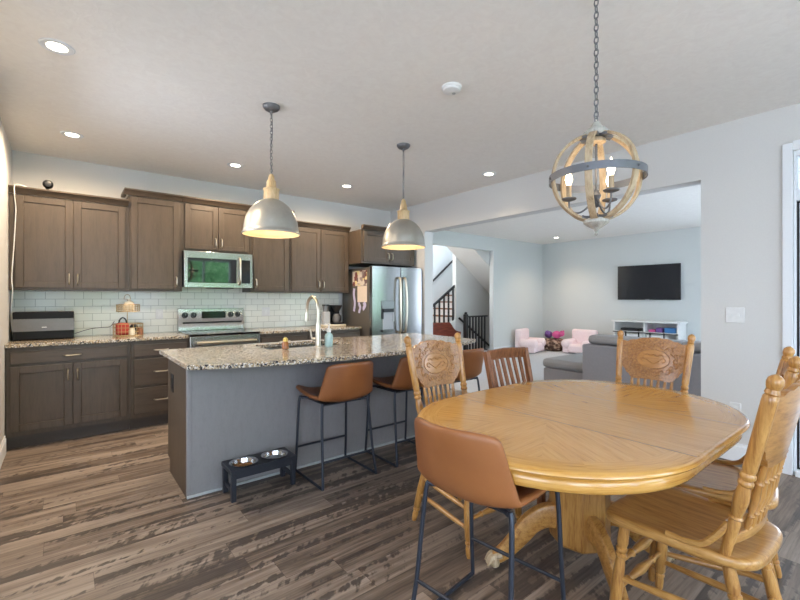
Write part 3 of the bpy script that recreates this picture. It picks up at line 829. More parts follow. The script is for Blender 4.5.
box(bm, SKX0, SKX1, SKY0 - .01, SKY0, .68, .883); box(bm, SKX0, SKX1, SKY1, SKY1 + .01, .68, .883); box(bm, SKX0, SKX1, SKY0, SKY1, .68, .69)
single('sink', bm, 'steel', 'undermount stainless sink set in the island worktop', 'sink', (1.6, 3.33, .68))
root = thing('faucet', 'tall brushed nickel gooseneck faucet on the island', 'faucet', (1.60, 3.06, .914))
bm = B(); lathe(bm, [(0, .03), (.006, .03), (.012, .024), (.1, .022), (.19, .018), (.2, .016)], (1.6, 3.06, .914), None, 16); part('body', bm, 'chrome', root, world=True)
bm = B(); pts = [(1.6, 3.06, 1.10)] + [(1.6, 3.06 + .1 - .1 * math.cos(a), 1.215 + .105 * math.sin(a)) for a in [PI * i / 10 for i in range(11)]] + [(1.6, 3.268, 1.16)]
sweep(bm, pts, .0125, 12); sp = part('spout', bm, 'chrome', root, world=True)
bm = B(); lathe(bm, [(0, .013), (.02, .016), (.07, .018), (.075, .014)], (1.6, 3.262, 1.19), (1.6, 3.275, 1.0), 14); part('spray_head', bm, 'chrome', sp, world=True)
bm = B(); cyl(bm, (1.6, 3.06, .975), (1.585, 3.12, .975), .014); sweep(bm, smooth_path([(1.585, 3.115, .975), (1.58, 3.135, .99), (1.575, 3.145, 1.055)], 5), .007, 8); part('lever', bm, 'chrome', root, world=True)
root = thing('soap_dispenser', 'clear teal hand soap bottle with white pump beside the faucet', 'soap bottle', (1.695, 3.055, .914))
bm = B(); lathe(bm, [(0, .03), (.005, .034), (.085, .034), (.1, .028), (.108, .015), (.115, .015)], (1.695, 3.055, .9145), None, 18); part('bottle', bm, 'teal', root, world=True, label='teal bottle')
bm = B(); lathe(bm, [(0, .017), (.03, .016), (.032, .007), (.06, .007), (.062, .012), (.072, .012), (.073, 0)], (1.695, 3.055, 1.03), None, 14); sweep(bm, [(1.695, 3.055, 1.097), (1.68, 3.09, 1.095), (1.678, 3.095, 1.088)], .005, 8); part('pump', bm, 'white', root, world=True, label='white pump')
root = thing('amber_jar', 'small amber glass jar with gold lid at the sink edge', 'jar', (1.335, 3.09, .914))
bm = B(); lathe(bm, [(0, .02), (.004, .026), (.045, .026), (.055, .019), (.06, .019)], (1.335, 3.09, .9145), None, 16); part('glass', bm, 'amber', root, world=True)
bm = B(); lathe(bm, [(0, .02), (.022, .019), (.024, .012), (.032, .01), (.033, 0)], (1.335, 3.09, .9745), None, 16); part('lid', bm, 'gold', root, world=True)

# ------------------------------------------------------------------ raised feeder
bx0, bx1, by0, by1, bz = .826, 1.272, 2.752, 2.965, .205
root = thing('raised_pet_feeder', 'black raised pet feeder stand on the floor against the island', 'pet feeder', ((bx0 + bx1) / 2, (by0 + by1) / 2, 0))
bm = B(); n = 40
cs = [((bx0 + .115, 2.862), .083), ((bx1 - .115, 2.862), .083)]
# deck with two round holes: build each half as a ring between a square and a circle
for (cx_, cy_), r in cs:
    hx0, hx1 = (bx0, (bx0 + bx1) / 2) if cx_ < 1.05 else ((bx0 + bx1) / 2, bx1)
    def rim(a):
        dx, dy = math.cos(a), math.sin(a)
        tx = ((hx1 if dx > 0 else hx0) - cx_) / dx if abs(dx) > 1e-9 else 1e9
        ty = ((by1 if dy > 0 else by0) - cy_) / dy if abs(dy) > 1e-9 else 1e9
        t = min(tx, ty); return (cx_ + dx * t, cy_ + dy * t)
    angs = [2 * PI * k / n for k in range(n)] + [math.atan2(q - cy_, p - cx_) % (2 * PI) for p in (hx0, hx1) for q in (by0, by1)]
    angs = sorted(angs); m = len(angs)
    V = {}
    for zz in (bz - .028, bz):
        V[zz] = ([bm.verts.new((cx_ + r * math.cos(a), cy_ + r * math.sin(a), zz)) for a in angs], [bm.verts.new(rim(a) + (zz,)) for a in angs])
    for k in range(m):
        k2 = (k + 1) % m
        for zz in V: bm.faces.new((V[zz][0][k], V[zz][0][k2], V[zz][1][k2], V[zz][1][k]))
        for q in (0, 1): bm.faces.new((V[bz][q][k], V[bz][q][k2], V[bz - .028][q][k2], V[bz - .028][q][k]))
bmesh.ops.remove_doubles(bm, verts=bm.verts, dist=1e-5)
M['navy'] = plain('feeder_black', rgb(38, 41, 50), .4)
part('deck', bm, 'navy', root, world=True, smooth=30)
bm = B()
box(bm, bx0 + .012, bx1 - .012, by0 + .006, by0 + .02, bz - .06, bz - .028); box(bm, bx0 + .012, bx1 - .012, by1 - .02, by1 - .006, bz - .06, bz - .028)
part('apron', bm, 'navy', root, world=True)
for x in (bx0 + .004, bx1 - .036):
    for y in (by0 + .004, by1 - .034):
        bm = B(); box(bm, x, x + .032, y, y + .03, 0, bz - .028); part('leg', bm, 'navy', root, world=True, bevel=.004)
    bm = B(); box(bm, x + .008, x + .024, by0 + .034, by1 - .034, .055, .08); part('stretcher', bm, 'navy', root, world=True)
for (cx_, cy_), lab, inner, il in ((cs[0][0], 'steel pet bowl holding kibble in the feeder, nearest the island corner', 'kibble', 'food'), (cs[1][0], 'steel pet bowl of water in the feeder, nearest the bar stools', 'water', 'water')):
    bw = thing('pet_bowl', lab, 'bowl', (cx_, cy_, bz - .06), group='bowls in the pet feeder')
    bm = B(); lathe(bm, [(0, 0), (0, .06), (.055, .078), (.0605, .09), (.064, .092), (.066, .089), (.06, .076), (.012, .06), (.008, 0)], (0, 0, 0), None, 36, caps=False); part('basin', bm, 'bowl', bw)
    bm = B()
    if inner == 'kibble':
        lathe(bm, [(.012, .062), (.03, .066), (.036, .04), (.038, 0)], (0, 0, 0), None, 24)
        for k in range(70):
            a, q = rnd.random() * 6.28, .06 * math.sqrt(rnd.random()); ball(bm, (q * math.cos(a), q * math.sin(a), .036), .006, n=6)
        o = part('kibble', bm, 'kibble', bw, label='brown kibble'); o['kind'] = 'stuff'
    else:
        lathe(bm, [(.012, .061), (.035, .068), (.0355, 0)], (0, 0, 0), None, 24); part('water', bm, 'water', bw)

# ------------------------------------------------------------------ bar stools
def make_stool(label, grp):
    t = thing('bar_stool', label, 'bar stool', group=grp)
    prof = [(.212, .592), (.185, .600), (.10, .588), (0, .576), (-.10, .574), (-.18, .585), (-.232, .622), (-.262, .69), (-.284, .77), (-.304, .865)]
    sm = smooth_path([(0, a, b) for a, b in prof], 2)
    bm = B(); nu = 12; rows = []
    for i, p in enumerate(sm):
        s = i / (len(sm) - 1)
        back = max(0, min(1, (s - .45) / .3)); back = back * back * (3 - 2 * back)
        w = (.222 + .020 * math.sin(PI * min(1, s / .62))) * (1 - back) + (.234 - .046 * max(0, (s - .6) / .4)) * back
        if s < .06: w *= .93
        row = []
        for k in range(nu + 1):
            u = -1 + 2 * k / nu
            x = w * u; y = p.y + back * .085 * abs(u) ** 2.2; z = p.z + (1 - back) * .048 * abs(u) ** 2.4 + back * .012 * u * u * (1 - s)
            if back < 1: z -= .0 * u
            top = max(0, (s - .9) / .1); z -= top * .022 * abs(u) ** 5
            row.append(bm.verts.new((x, y, z)))
        rows.append(row)
    for a, b in zip(rows, rows[1:]):
        for k in range(nu): bm.faces.new((a[k], a[k + 1], b[k + 1], b[k]))
    part('seat_shell', bm, 'leather', t, solid=.03, sub=2, smooth=60)
    # stitched seam along the bucket edge
    fz, rz_ = .578, .578
    for sx in (-1, 1):
        def L(name, pts, r=.0095):
            b_ = B(); sweep(b_, smooth_path(pts, 5), r, 10); part(name, b_, 'black_metal', t)
        L('leg', [(sx * .14, .15, fz - .02), (sx * .185, .165, fz - .018), (sx * .205, .175, .535), (sx * .215, .195, .2), (sx * .22, .21, .03), (sx * .221, .208, .0105)])
        L('leg', [(sx * .12, -.12, fz - .02), (sx * .17, -.145, fz - .018), (sx * .192, -.158, .535), (sx * .208, -.195, .2), (sx * .22, -.222, .03), (sx * .221, -.218, .0105)])
        bm = B(); sweep(bm, [(sx * .221, -.222, .0105), (sx * .221, .212, .0105)], .0095, 10); part('floor_runner', bm, 'black_metal', t)
    bm = B(); sweep(bm, [(-.215, .195, .185), (.215, .195, .185)], .008, 10); part('footrest', bm, 'black_metal', t)
    bm = B(); sweep(bm, [(-.209, -.197, .18), (.209, -.197, .18)], .008, 10); part('back_stretcher', bm, 'black_metal', t)
    bm = B(); box(bm, -.15, .15, -.13, .155, .548, .557); part('mounting_plate', bm, 'black_metal', t)
    return t
SG = 'tan leather bar stools'
st = make_stool('tan leather bar stool at the island beside the pet feeder', SG); st.location = (1.585, 2.765, 0)
dup(st, (2.225, 2.765, 0), 0, 'tan leather bar stool at the island, middle of its row of three')
dup(st, (2.83, 2.765, 0), 0, 'tan leather bar stool at the island end behind the carved chair')
dup(st, (1.322, 1.086, 0), R(-90 + 7), 'tan leather bar stool pulled up to the round end of the dining table')

# ------------------------------------------------------------------ dining table
TX, TY = 1.992, 1.066
root = thing('dining_table', 'oval honey oak pedestal dining table with one leaf', 'table', (TX, TY, 0))
HL, RO = .286, .576
def outline(off, nseg=36):
    """stadium outline, counter-clockwise, radius RO+off; returns (x, y, u)"""
    r = RO + off; pts = []
    for k in range(nseg + 1):
        a = -PI / 2 + PI * k / nseg; pts.append((HL + r * math.cos(a), r * math.sin(a), a * r))
    for k in range(nseg + 1):
        a = PI / 2 + PI * k / nseg; pts.append((-HL + r * math.cos(a), r * math.sin(a), a * r))
    return pts
bm = B(); uvl = bm.loops.layers.uv.new('UVMap')
def face_uv(co, f, mi=0):
    vs = [bm.verts.new(c) for c in co]; fc = bm.faces.new(vs); fc.material_index = mi
    for lp in fc.loops: lp[uvl].uv = f(lp.vert.co)
    return fc
TZ = .76; RI = .492
seedk = 0
for sgn in (-1, 1):
    for w in range(3):
        a0 = -PI / 2 + PI * w / 3; am = a0 + PI / 6; d = (math.cos(am), math.sin(am)); seedk += 1
        for j in range(12):
            b0, b1 = a0 + PI / 3 * j / 12, a0 + PI / 3 * (j + 1) / 12
            co = [(sgn * HL, 0, TZ)] + [(sgn * (HL + RI * math.cos(b)), RI * math.sin(b), TZ) for b in ((b0, b1) if sgn > 0 else (b1, b0))]
            face_uv(co, lambda c, d=d, s=sgn, k=seedk: ((s * c.x - HL) * d[0] + c.y * d[1] + 3.1 * k, -(s * c.x - HL) * d[1] + c.y * d[0] + 1.7 * k))
    for j in range(36):
        b0, b1 = -PI / 2 + PI * j / 36, -PI / 2 + PI * (j + 1) / 36
        seg = j // 9
        co = [(sgn * (HL + r * math.cos(b)), r * math.sin(b), TZ) for r, b in ((RI, b0), (RO, b0), (RO, b1), (RI, b1))]
        if sgn < 0: co = co[::-1]
        face_uv(co, lambda c, s=sgn, g=seg: (.57 * math.atan2(c.y, s * c.x - HL) + 9 * g, math.hypot(s * c.x - HL, c.y) + 2.3 * g + 40))
SW = .0050
face_uv([(-HL + SW, -RO, TZ), (HL - SW, -RO, TZ), (HL - SW, RO, TZ), (-HL + SW, RO, TZ)], lambda c: (c.y + 20, c.x + 11))
for sx in (-1, 1):
    face_uv([(sx * HL - SW, -RO, TZ), (sx * HL + (SW if sx < 0 else 0), -RO, TZ), (sx * HL + (SW if sx < 0 else 0), RO, TZ), (sx * HL - SW, RO, TZ)] if sx > 0 else
            [(-HL, -RO, TZ), (-HL + SW, -RO, TZ), (-HL + SW, RO, TZ), (-HL, RO, TZ)], lambda c: (c.y, c.x), 1)
prof = [(0, .76), (.010, .7575), (.0165, .751), (.0185, .744), (.0145, .738), (-.004, .7355), (-.018, .734), (-.021, .729), (-.013, .722), (-.008, .712), (-.008, .692), (-.013, .681), (-.03, .674), (-.2, .674)]
loops = [[(x, y, z, u) for x, y, u in outline(o)] for o, z in prof]
n = len(loops[0]); vacc = 0
for i in range(len(loops) - 1):
    p, q = loops[i], loops[i + 1]
    dv = math.hypot(prof[i + 1][0] - prof[i][0], prof[i + 1][1] - prof[i][1])
    for k in range(n):
        k2 = (k + 1) % n
        co = [p[k][:3], q[k][:3], q[k2][:3], p[k2][:3]]
        us = [(p[k][3], vacc), (q[k][3], vacc + dv), (q[k2][3], vacc + dv), (p[k2][3], vacc)]
        vs = [bm.verts.new(c) for c in co]; fc = bm.faces.new(vs)
        for lp, uu in zip(fc.loops, us): lp[uvl].uv = (uu[0], uu[1] + 7)
    vacc += dv
face_uv([(x, y, .674) for x, y, u in outline(-.2)][::-1], lambda c: (c.x, c.y))
bmesh.ops.remove_doubles(bm, verts=bm.verts, dist=1e-5)
part('tabletop', bm, ['oak_uv', 'oak_dark'], root, smooth=45)
bm = B()
lathe(bm, [(.673, .16), (.60, .16), (.592, .150), (.585, .162), (.57, .166), (.56, .158), (.552, .146), (.54, .152), (.525, .148), (.51, .125)][::-1], (0, 0, 0), None, 32)
part('pedestal_collar', bm, 'oak_z', root)
bm = B(); lathe(bm, [(.095, 0), (.098, .08), (.108, .118), (.122, .138), (.14, .142), (.53, .142), (.53, 0)], (0, 0, 0), None, 8, caps=False); bmesh.ops.rotate(bm, verts=bm.verts, cent=(0, 0, 0), matrix=Matrix.Rotation(R(22.5 + 12), 3, 'Z'))
part('pedestal_column', bm, 'oak_z', root, smooth=20, bevel=.004)
for k in range(4):
    a = R(45 + 90 * k) + R(9); c, s = math.cos(a), math.sin(a)
    bm = B()
    path = smooth_path([(c * q, s * q, z) for q, z in ((.10, .235), (.17, .238), (.24, .205), (.30, .14), (.355, .084), (.40, .05), (.425, .036))], 5)
    m = len(path); rr = []
    for i in range(m):
        t = i / (m - 1); rr.append(.060 * (1 - t) + .030 * t)
    sec = [(.36, -1), (.52, -.5), (.52, .5), (.36, 1), (-.36, 1), (-.52, .5), (-.52, -.5), (-.36, -1)]
    sweep(bm, path, rr, sec=sec, up=(0, 0, 1))
    lg = part('leg', bm, 'oak_x', root, smooth=50, bevel=.006)
    bm = B()
    for j in (-1, 0, 1):
        e = Vector((c, s, 0)); w = Vector((-s, c, 0)) * (.020 * j)
        ball(bm, e * .43 + w + Vector((0, 0, .026)), .025, n=12)
        sweep(bm, smooth_path([e * .395 + w * .7 + Vector((0, 0, .055)), e * .44 + w + Vector((0, 0, .045)), e * .465 + w * 1.2 + Vector((0, 0, .012))], 4), [.016, .016, .015, .014, .013, .012, .010, .008, .006], 8)
    part('claw_foot', bm, 'washed', lg, label='paler carved claw foot')

# ------------------------------------------------------------------ pressed back chairs
LEGP = [(0, .012), (.03, .016), (.10, .0175), (.14, .014), (.15, .019), (.17, .019), (.18, .014), (.20, .020), (.45, .0225), (.62, .019), (.70, .016), (.71, .0205), (.73, .0205), (.74, .016), (.76, .0205), (.78, .0205), (.79, .016), (.83, .0205), (1.0, .018)]
POSTP = [(0, .017), (.03, .0175), (.20, .0205), (.215, .017), (.225, .023), (.235, .017), (.25, .019), (.33, .0255), (.38, .0215), (.405, .0185), (.415, .0245), (.43, .0245), (.44, .0185), (.455, .0245), (.47, .0245), (.48, .019), (.50, .0225), (.86, .0245), (.885, .0235), (.895, .019), (.905, .023), (.925, .019), (.935, .0225), (.955, .0255), (.975, .0235), (.99, .014), (1.0, 0)]
SPINP = [(0, .0075), (.12, .0095), (.2, .0075), (.22, .011), (.25, .0075), (.5, .0125), (.68, .0085), (.72, .012), (.76, .0075), (.82, .010), (1, .0075)]
STRP = [(0, .009), (.15, .011), (.3, .013), (.5, .0145), (.7, .013), (.85, .011), (1, .009)]
STRF = [(0, .009), (.2, .010), (.24, .016), (.27, .010), (.3, .012), (.5, .020), (.7, .012), (.73, .010), (.76, .016), (.8, .010), (1, .009)]
def lean(z): return -.150 - (z - .475) * .225
def make_pressed(label, grp):
    t = thing('pressed_back_chair', label, 'chair', group=grp)
    # seat
    half = [(0, .245), (.14, .243), (.215, .231), (.243, .203), (.251, .165), (.249, .09), (.241, 0), (.229, -.10), (.218, -.16), (.198, -.2), (.155, -.228), (.08, -.238), (0, -.24)]
    hs = smooth_path([(a, b, 0) for a, b in half], 3); hs = [Vector((p.x * .935, p.y, 0)) for p in hs]; full = [(p.x, p.y) for p in hs] + [(-p.x, p.y) for p in hs[-2:0:-1]]
    bm = B(); rings = []
    for sc, z in ((.93, .440), (.985, .444), (1.0, .452), (1.0, .466), (.985, .474), (.95, .477), (.8, .474), (.5, .470), (.2, .469)):
        rings.append([bm.verts.new((x * sc, y * sc, z)) for x, y in full])
    n = len(full)
    for p, q in zip(rings, rings[1:]):
        for k in range(n): bm.faces.new((p[k], p[(k + 1) % n], q[(k + 1) % n], q[k]))
    bm.faces.new(rings[0][::-1]); bm.faces.new(rings[-1])
    part('seat', bm, 'oak_y', t, smooth=50)
    ft = {}
    for sx in (-1, 1):
        for nm, topp, foot in (('f', (sx * .185, .165, .442), (sx * .215, .205, 0)), ('r', (sx * .155, -.150, .442), (sx * .195, -.245, 0))):
            bm = B(); turned(bm, foot, topp, LEGP); part('leg', bm, 'oak_z', t)
            ft[nm, sx] = (Vector(foot), Vector(topp))
    def at(key, z): f, p = ft[key]; return f + (p - f) * (z / .442)
    for sx in (-1, 1):
        for z in (.15, .245):
            bm = B(); turned(bm, at(('f', sx), z - .015), at(('r', sx), z + .015), STRP); part('stretcher', bm, 'oak_y', t)
    bm = B(); turned(bm, at(('f', -1), .29), at(('f', 1), .29), STRF); part('stretcher', bm, 'oak_x', t)
    bm = B(); turned(bm, at(('f', -1), .18), at(('f', 1), .18), STRF); part('stretcher', bm, 'oak_x', t)
    bm = B(); turned(bm, at(('r', -1), .21), at(('r', 1), .21), STRP); part('stretcher', bm, 'oak_x', t)
    for sx in (-1, 1):
        bm = B(); turned(bm, (sx * .183, -.150, .472), (sx * .216, lean(1.085), 1.085), [(a, b * .86) for a, b in POSTP], 16); part('back_post', bm, 'oak_z', t)
        bm = B(); sweep(bm, smooth_path([(sx * .188, -.164, .585), (sx * .202, -.132, .535), (sx * .210, -.098, .496), (sx * .212, -.055, .4835), (sx * .211, -.02, .481), (sx * .209, .012, .481)], 6), .0115, 10, sec=[(1.0, 0), (.7, .7), (0, 1), (-.7, .7), (-1.0, 0), (-.7, -.7), (0, -1), (.7, -.7)]); part('hip_bracket', bm, 'oak_y', t)
    # lower rail
    def bowed(x, z, k=.035): return lean(z) - k * (1 - (x / .2) ** 2)
    bm = B(); sweep(bm, [(x, bowed(x, .535, .03), .535 + .0 * x) for x in [-.186 + .372 * i / 12 for i in range(13)]], .016, sec=[(.6, -1), (.6, 1), (-.6, 1), (-.6, -1)], up=(0, 0, 1)); part('lower_rail', bm, 'oak_x', t, bevel=.004)
    for i in range(7):
        x = -.108 + .036 * i
        bm = B(); turned(bm, (x, bowed(x, .548, .03), .548), (x * 1.12, bowed(x, .775, .03), .775), SPINP, 10); part('spindle', bm, 'oak_z', t)
    # pressed crest panel
    hp = [(0, .772), (.06, .771), (.105, .769), (.124, .774), (.133, .786), (.136, .798), (.148, .801), (.158, .812), (.161, .826), (.171, .832), (.181, .845), (.185, .862), (.196, .876), (.199, .888), (.202, 1.006), (.198, 1.014), (.188, 1.018), (.174, 1.012), (.160, 1.012), (.148, 1.022), (.130, 1.027), (.112, 1.025), (.096, 1.034), (.07, 1.041), (.045, 1.039), (.025, 1.045), (0, 1.046)]
    poly = hp + [(-a, b) for a, b in hp[-2:0:-1]]
    def P3(p, d): return (p[0], bowed(p[0], p[1], .03) + d, p[1])
    bm = B()
    # strips so that the panel really bows
    xs_ = sorted(set([round(a, 4) for a, b in poly]))
    lo = [(a, b) for a, b in hp if b <= .886]; hi = [(a, b) for a, b in hp if b >= .884][::-1]
    def yv(tab, x):
        x = abs(x)
        best = None
        for (a, b), (c, d) in zip(tab, tab[1:]):
            if min(a, c) - 1e-9 <= x <= max(a, c) + 1e-9:
                v = b if abs(c - a) < 1e-9 else b + (d - b) * (x - a) / (c - a)
                best = v if best is None else best
        return best if best is not None else tab[-1][1]
    lo2 = sorted(lo); hi2 = sorted(hi)
    xs_ = [-.198 + .396 * i / 48 for i in range(49)]
    def ylo(x):
        for (a, b), (c, d) in zip(lo2, lo2[1:]):
            if a <= abs(x) <= c: return b if c == a else b + (d - b) * (abs(x) - a) / (c - a)
        return .888
    def yhi(x):
        for (a, b), (c, d) in zip(hi2, hi2[1:]):
            if a <= abs(x) <= c: return b if c == a else b + (d - b) * (abs(x) - a) / (c - a)
        return 1.006
    cols = []
    for x in xs_:
        z0, z1 = ylo(x), yhi(x); col = []
        for j in range(7):
            z = z0 + (z1 - z0) * j / 6; col.append((bm.verts.new((x, bowed(x, z, .03) + .010, z)), bm.verts.new((x, bowed(x, z, .03) - .010, z))))
        cols.append(col)
    for a, b in zip(cols, cols[1:]):
        for j in range(6):
            bm.faces.new((a[j][0], b[j][0], b[j + 1][0], a[j + 1][0])); bm.faces.new((a[j][1], a[j + 1][1], b[j + 1][1], b[j][1]))
        bm.faces.new((a[0][0], a[0][1], b[0][1], b[0][0])); bm.faces.new((a[6][0], b[6][0], b[6][1], a[6][1]))
    for col in (cols[0], cols[-1]):
        for j in range(6): bm.faces.new((col[j][0], col[j][1], col[j + 1][1], col[j + 1][0]))
    # pressed scroll relief on the front face
    def rel(x, z, h=.0105): return (x, bowed(x, z, .03) + h, z)
    def scroll(cx, cz, r, a0, turn, n=12):
        sweep(bm, [rel(cx + r * (1 - .85 * i / n) * math.cos(a0 + turn * i / n), cz + r * (1 - .85 * i / n) * math.sin(a0 + turn * i / n)) for i in range(n + 1)], [.0045 - .0025 * i / n for i in range(n + 1)], 6)
    cz = .905
    for i in range(22):
        a = 2 * PI * i / 22; ex, ez = .138 * math.cos(a), .092 * math.sin(a)
        scroll(ex, cz + ez, .020, a + 1.2, 6.5 * (1 if i % 2 else -1))
    for i in range(12):
        a = 2 * PI * (i + .5) / 12; scroll(.168 * math.cos(a), cz + .015 + .10 * math.sin(a), .012, a, 5.5)
    sweep(bm, [rel(.100 * math.cos(2 * PI * k / 40), cz + .062 * math.sin(2 * PI * k / 40)) for k in range(40)], .003, 6, closed=True)
    for sx in (-1, 1):
        sweep(bm, smooth_path([rel(0, cz - .03), rel(sx * .03, cz - .012), rel(sx * .06, cz + .008), rel(sx * .075, cz - .008), rel(sx * .055, cz - .02)], 5), .004, 6)
        sweep(bm, smooth_path([rel(0, cz + .035), rel(sx * .025, cz + .02), rel(sx * .04, cz + .032), rel(sx * .06, cz + .024)], 5), .004, 6)
    part('crest_panel', bm, 'oak_pressed', t, smooth=50, label='carved crest panel')
    return t
CG = 'carved oak chairs around the dining table'
ch = make_pressed('carved oak pressed-back chair nearest the camera with its back post in the foreground', CG)
ch.location = (1.868, .548, 0); ch.rotation_euler = (0, 0, R(-2))
dup(ch, (2.378, .628, 0), R(11), 'carved oak pressed-back chair second along the near side, beyond the foreground one')
dup(ch, (2.785, 1.122, 0), R(90), 'carved oak pressed-back chair at the far end of the table before the sofa')
dup(ch, (1.805, 1.635, 0), R(180), 'carved oak pressed-back chair between the island and the table')

# slat back chair
t = thing('slat_back_chair', 'plain dark brown slat-back chair on the far side of the table', 'chair', (2.36, 1.535, 0), R(180 - 4))
bm = B(); box(bm, -.205, .205, -.19, .175, .44, .465); part('seat', bm, 'walnut', t, bevel=.008)
for sx in (-1, 1):
    bm = B(); sweep(bm, [(sx * .18, .155, .0), (sx * .18, .155, .44)], .018, sec=[(1, 1), (-1, 1), (-1, -1), (1, -1)], up=(0, 1, 0)); part('leg', bm, 'walnut', t, bevel=.003)
    bm = B(); sweep(bm, smooth_path([(sx * .185, -.24, 0), (sx * .188, -.175, .45), (sx * .19, -.21, .7), (sx * .196, -.265, .955)], 5), .017, sec=[(1, 1), (-1, 1), (-1, -1), (1, -1)], up=(1, 0, 0)); part('back_post', bm, 'walnut', t, bevel=.003)
    bm = B(); box(bm, sx * .18 - .008, sx * .18 + .008, -.19, .14, .2, .23); part('stretcher', bm, 'walnut', t)
bm = B(); sweep(bm, [(-.19, -.262, .925), (0, -.285, .93), (.19, -.262, .925)], .036, sec=[(.28, -1), (.28, 1), (-.28, 1), (-.28, -1)], up=(0, .25, 1)); part('top_rail', bm, 'walnut', t, bevel=.004)
bm = B(); box(bm, -.175, .175, -.205, -.185, .53, .57); part('lower_rail', bm, 'walnut', t, bevel=.003)
for i in range(6):
    x = -.14 + .056 * i
    bm = B(); sweep(bm, [(x, -.195, .565), (x, -.222, .72), (x, -.268 - .012 * (1 - (x / .15) ** 2), .9)], .014, sec=[(.9, -.4), (.9, .4), (-.9, .4), (-.9, -.4)], up=(0, 1, 0)); part('slat', bm, 'walnut', t)

# ------------------------------------------------------------------ lamps
def chain(bm, a, b, L=.03, r=.0022, w=.009):
    a, b = Vector(a), Vector(b); d = (b - a); n = max(2, round(d.length / (L * .78))); d.normalize(); u, v = frame(d)
    st_ = (b - a).length / n
    for i in range(n):
        c = a + d * (st_ * (i + .5)); e = u if i % 2 else v; h = st_ * .62
        pts = [c + e * (w * math.cos(t_)) + d * (h * math.sin(t_)) for t_ in [2 * PI * k / 12 for k in range(12)]]
        sweep(bm, pts, r, 6, closed=True)

def pendant(x, y, label):
    t = thing('pendant_lamp', label, 'pendant lamp', (x, y, H), group='island pendant lamps')
    z = lambda q: q - H
    bm = B(); lathe(bm, [(0, .0), (.0, .03), (.012, .05), (.028, .062), (.0399, .063)], (0, 0, -.04), None, 24); part('canopy', bm, 'iron', t)
    bm = B(); lathe(bm, [(0, .006), (.03, .012), (.035, 0)], (0, 0, -.07), None, 10); chain(bm, (0, 0, -.07), (0, 0, z(2.227))); sweep(bm, smooth_path([(.004, 0, -.05), (.010, .003, -.2), (-.006, .002, -.35), (.006, 0, z(2.222))], 6), .0028, 6); part('chain', bm, 'iron', t)
    bm = B(); lathe(bm, [(2.025, .054), (2.03, .056), (2.098, .055), (2.104, .060), (2.112, .060), (2.118, .044), (2.128, .036), (2.17, .032), (2.18, .024), (2.205, .021), (2.222, .012), (2.225, 0)], (0, 0, -H + .012), None, 24); part('neck', bm, 'neck', t, label='turned light wood neck')
    bm = B(); outer = [(1.775, .207), (1.782, .209), (1.792, .2), (1.81, .198), (1.86, .192), (1.91, .177), (1.955, .153), (1.99, .122), (2.015, .088), (2.03, .056)]
    inner = [(q - .003, r - .004) for q, r in outer][::-1]
    lathe(bm, outer, (0, 0, -H + .012), None, 48, 0, caps=False); lathe(bm, inner, (0, 0, -H + .012), None, 48, 1, caps=False); lathe(bm, [(1.772, .203), (1.775, .207)], (0, 0, -H + .012), None, 48, 0, caps=False)
    part('shade', bm, ['galv', 'shade_in'], t, smooth=50, label='galvanised metal dome shade', fixn=False)
    bm = B(); lathe(bm, [(1.845, 0), (1.85, .02), (1.88, .03), (1.91, .026), (1.95, .014), (2.0, .013), (2.02, .013)], (0, 0, -H + .012), None, 18); part('bulb', bm, 'bulb', t)
    return t
p1 = pendant(1.203, 3.04, 'galvanised dome pendant lamp over the left half of the island')
dup(p1, (2.474, 3.04, H), 0, 'galvanised dome pendant lamp over the right half of the island')

CHX, CHY, CZ = 1.912, .942, 1.865
t = thing('orb_chandelier', 'wooden orb chandelier with a metal band hanging over the dining table', 'chandelier', (CHX, CHY, CZ))
RS = .212
view = math.atan2(-CHY, -CHX) - R(9)
for k in range(3):
    a = view + PI * k / 3; bm = B(); e = Vector((math.cos(a), math.sin(a), 0))
    pts = [e * (RS * math.cos(b)) + Vector((0, 0, RS * math.sin(b))) for b in [2 * PI * j / 64 for j in range(64)]]
    sweep(bm, pts, .008, closed=True, sec=[(-2.0, -.8), (2.0, -.8), (2.0, .8), (-2.0, .8)], up=lambda p: p.normalized())
    part('wooden_hoop', bm, 'washed', t, smooth=30, bevel=.001)
bm = B(); lathe(bm, [(-.018, RS + .009), (.018, RS + .009), (.018, RS + .013), (-.018, RS + .013), (-.018, RS + .009)], (0, 0, 0), None, 64, caps=False)
bandp = part('metal_band', bm, 'band', t, label='riveted grey metal band')
for k in range(6):
    a = view + PI * k / 3; bm = B(); ball(bm, ((RS + .014) * math.cos(a), (RS + .014) * math.sin(a), 0), .007, n=8); part('rivet', bm, 'iron', bandp)
bm = B(); lathe(bm, [(.203, .052), (.213, .060), (.223, .060), (.228, .048), (.238, .044), (.246, .030), (.266, .018), (.276, .010), (.278, 0)], (0, 0, 0), None, 24); part('top_cap', bm, 'greywash', t)
bm = B(); lathe(bm, [(-.268, 0), (-.266, .008), (-.256, .012), (-.248, .026), (-.234, .048), (-.224, .060), (-.213, .060), (-.203, .05)], (0, 0, 0), None, 24); lathe(bm, [(-.286, 0), (-.282, .008), (-.274, .008), (-.268, .004)], (0, 0, 0), None, 12); part('finial', bm, 'greywash', t)
for zz in (-1, 1):
    bm = B(); lathe(bm, [(0, .0), (0, .03), (.012, .036), (.014, .0)], (0, 0, zz * .200), (0, 0, 0), 20)
    for k in range(6):
        a = view + PI * k / 3; e = Vector((math.cos(a), math.sin(a), 0))
        sweep(bm, [e * .03 + Vector((0, 0, zz * .199)), e * .06 + Vector((0, 0, zz * .198)), e * .075 + Vector((0, 0, zz * .194))], .019, sec=[(-1, -.35), (1, -.35), (1, .35), (-1, .35)], up=(0, 0, 1))
    part('bracket', bm, 'iron', t)
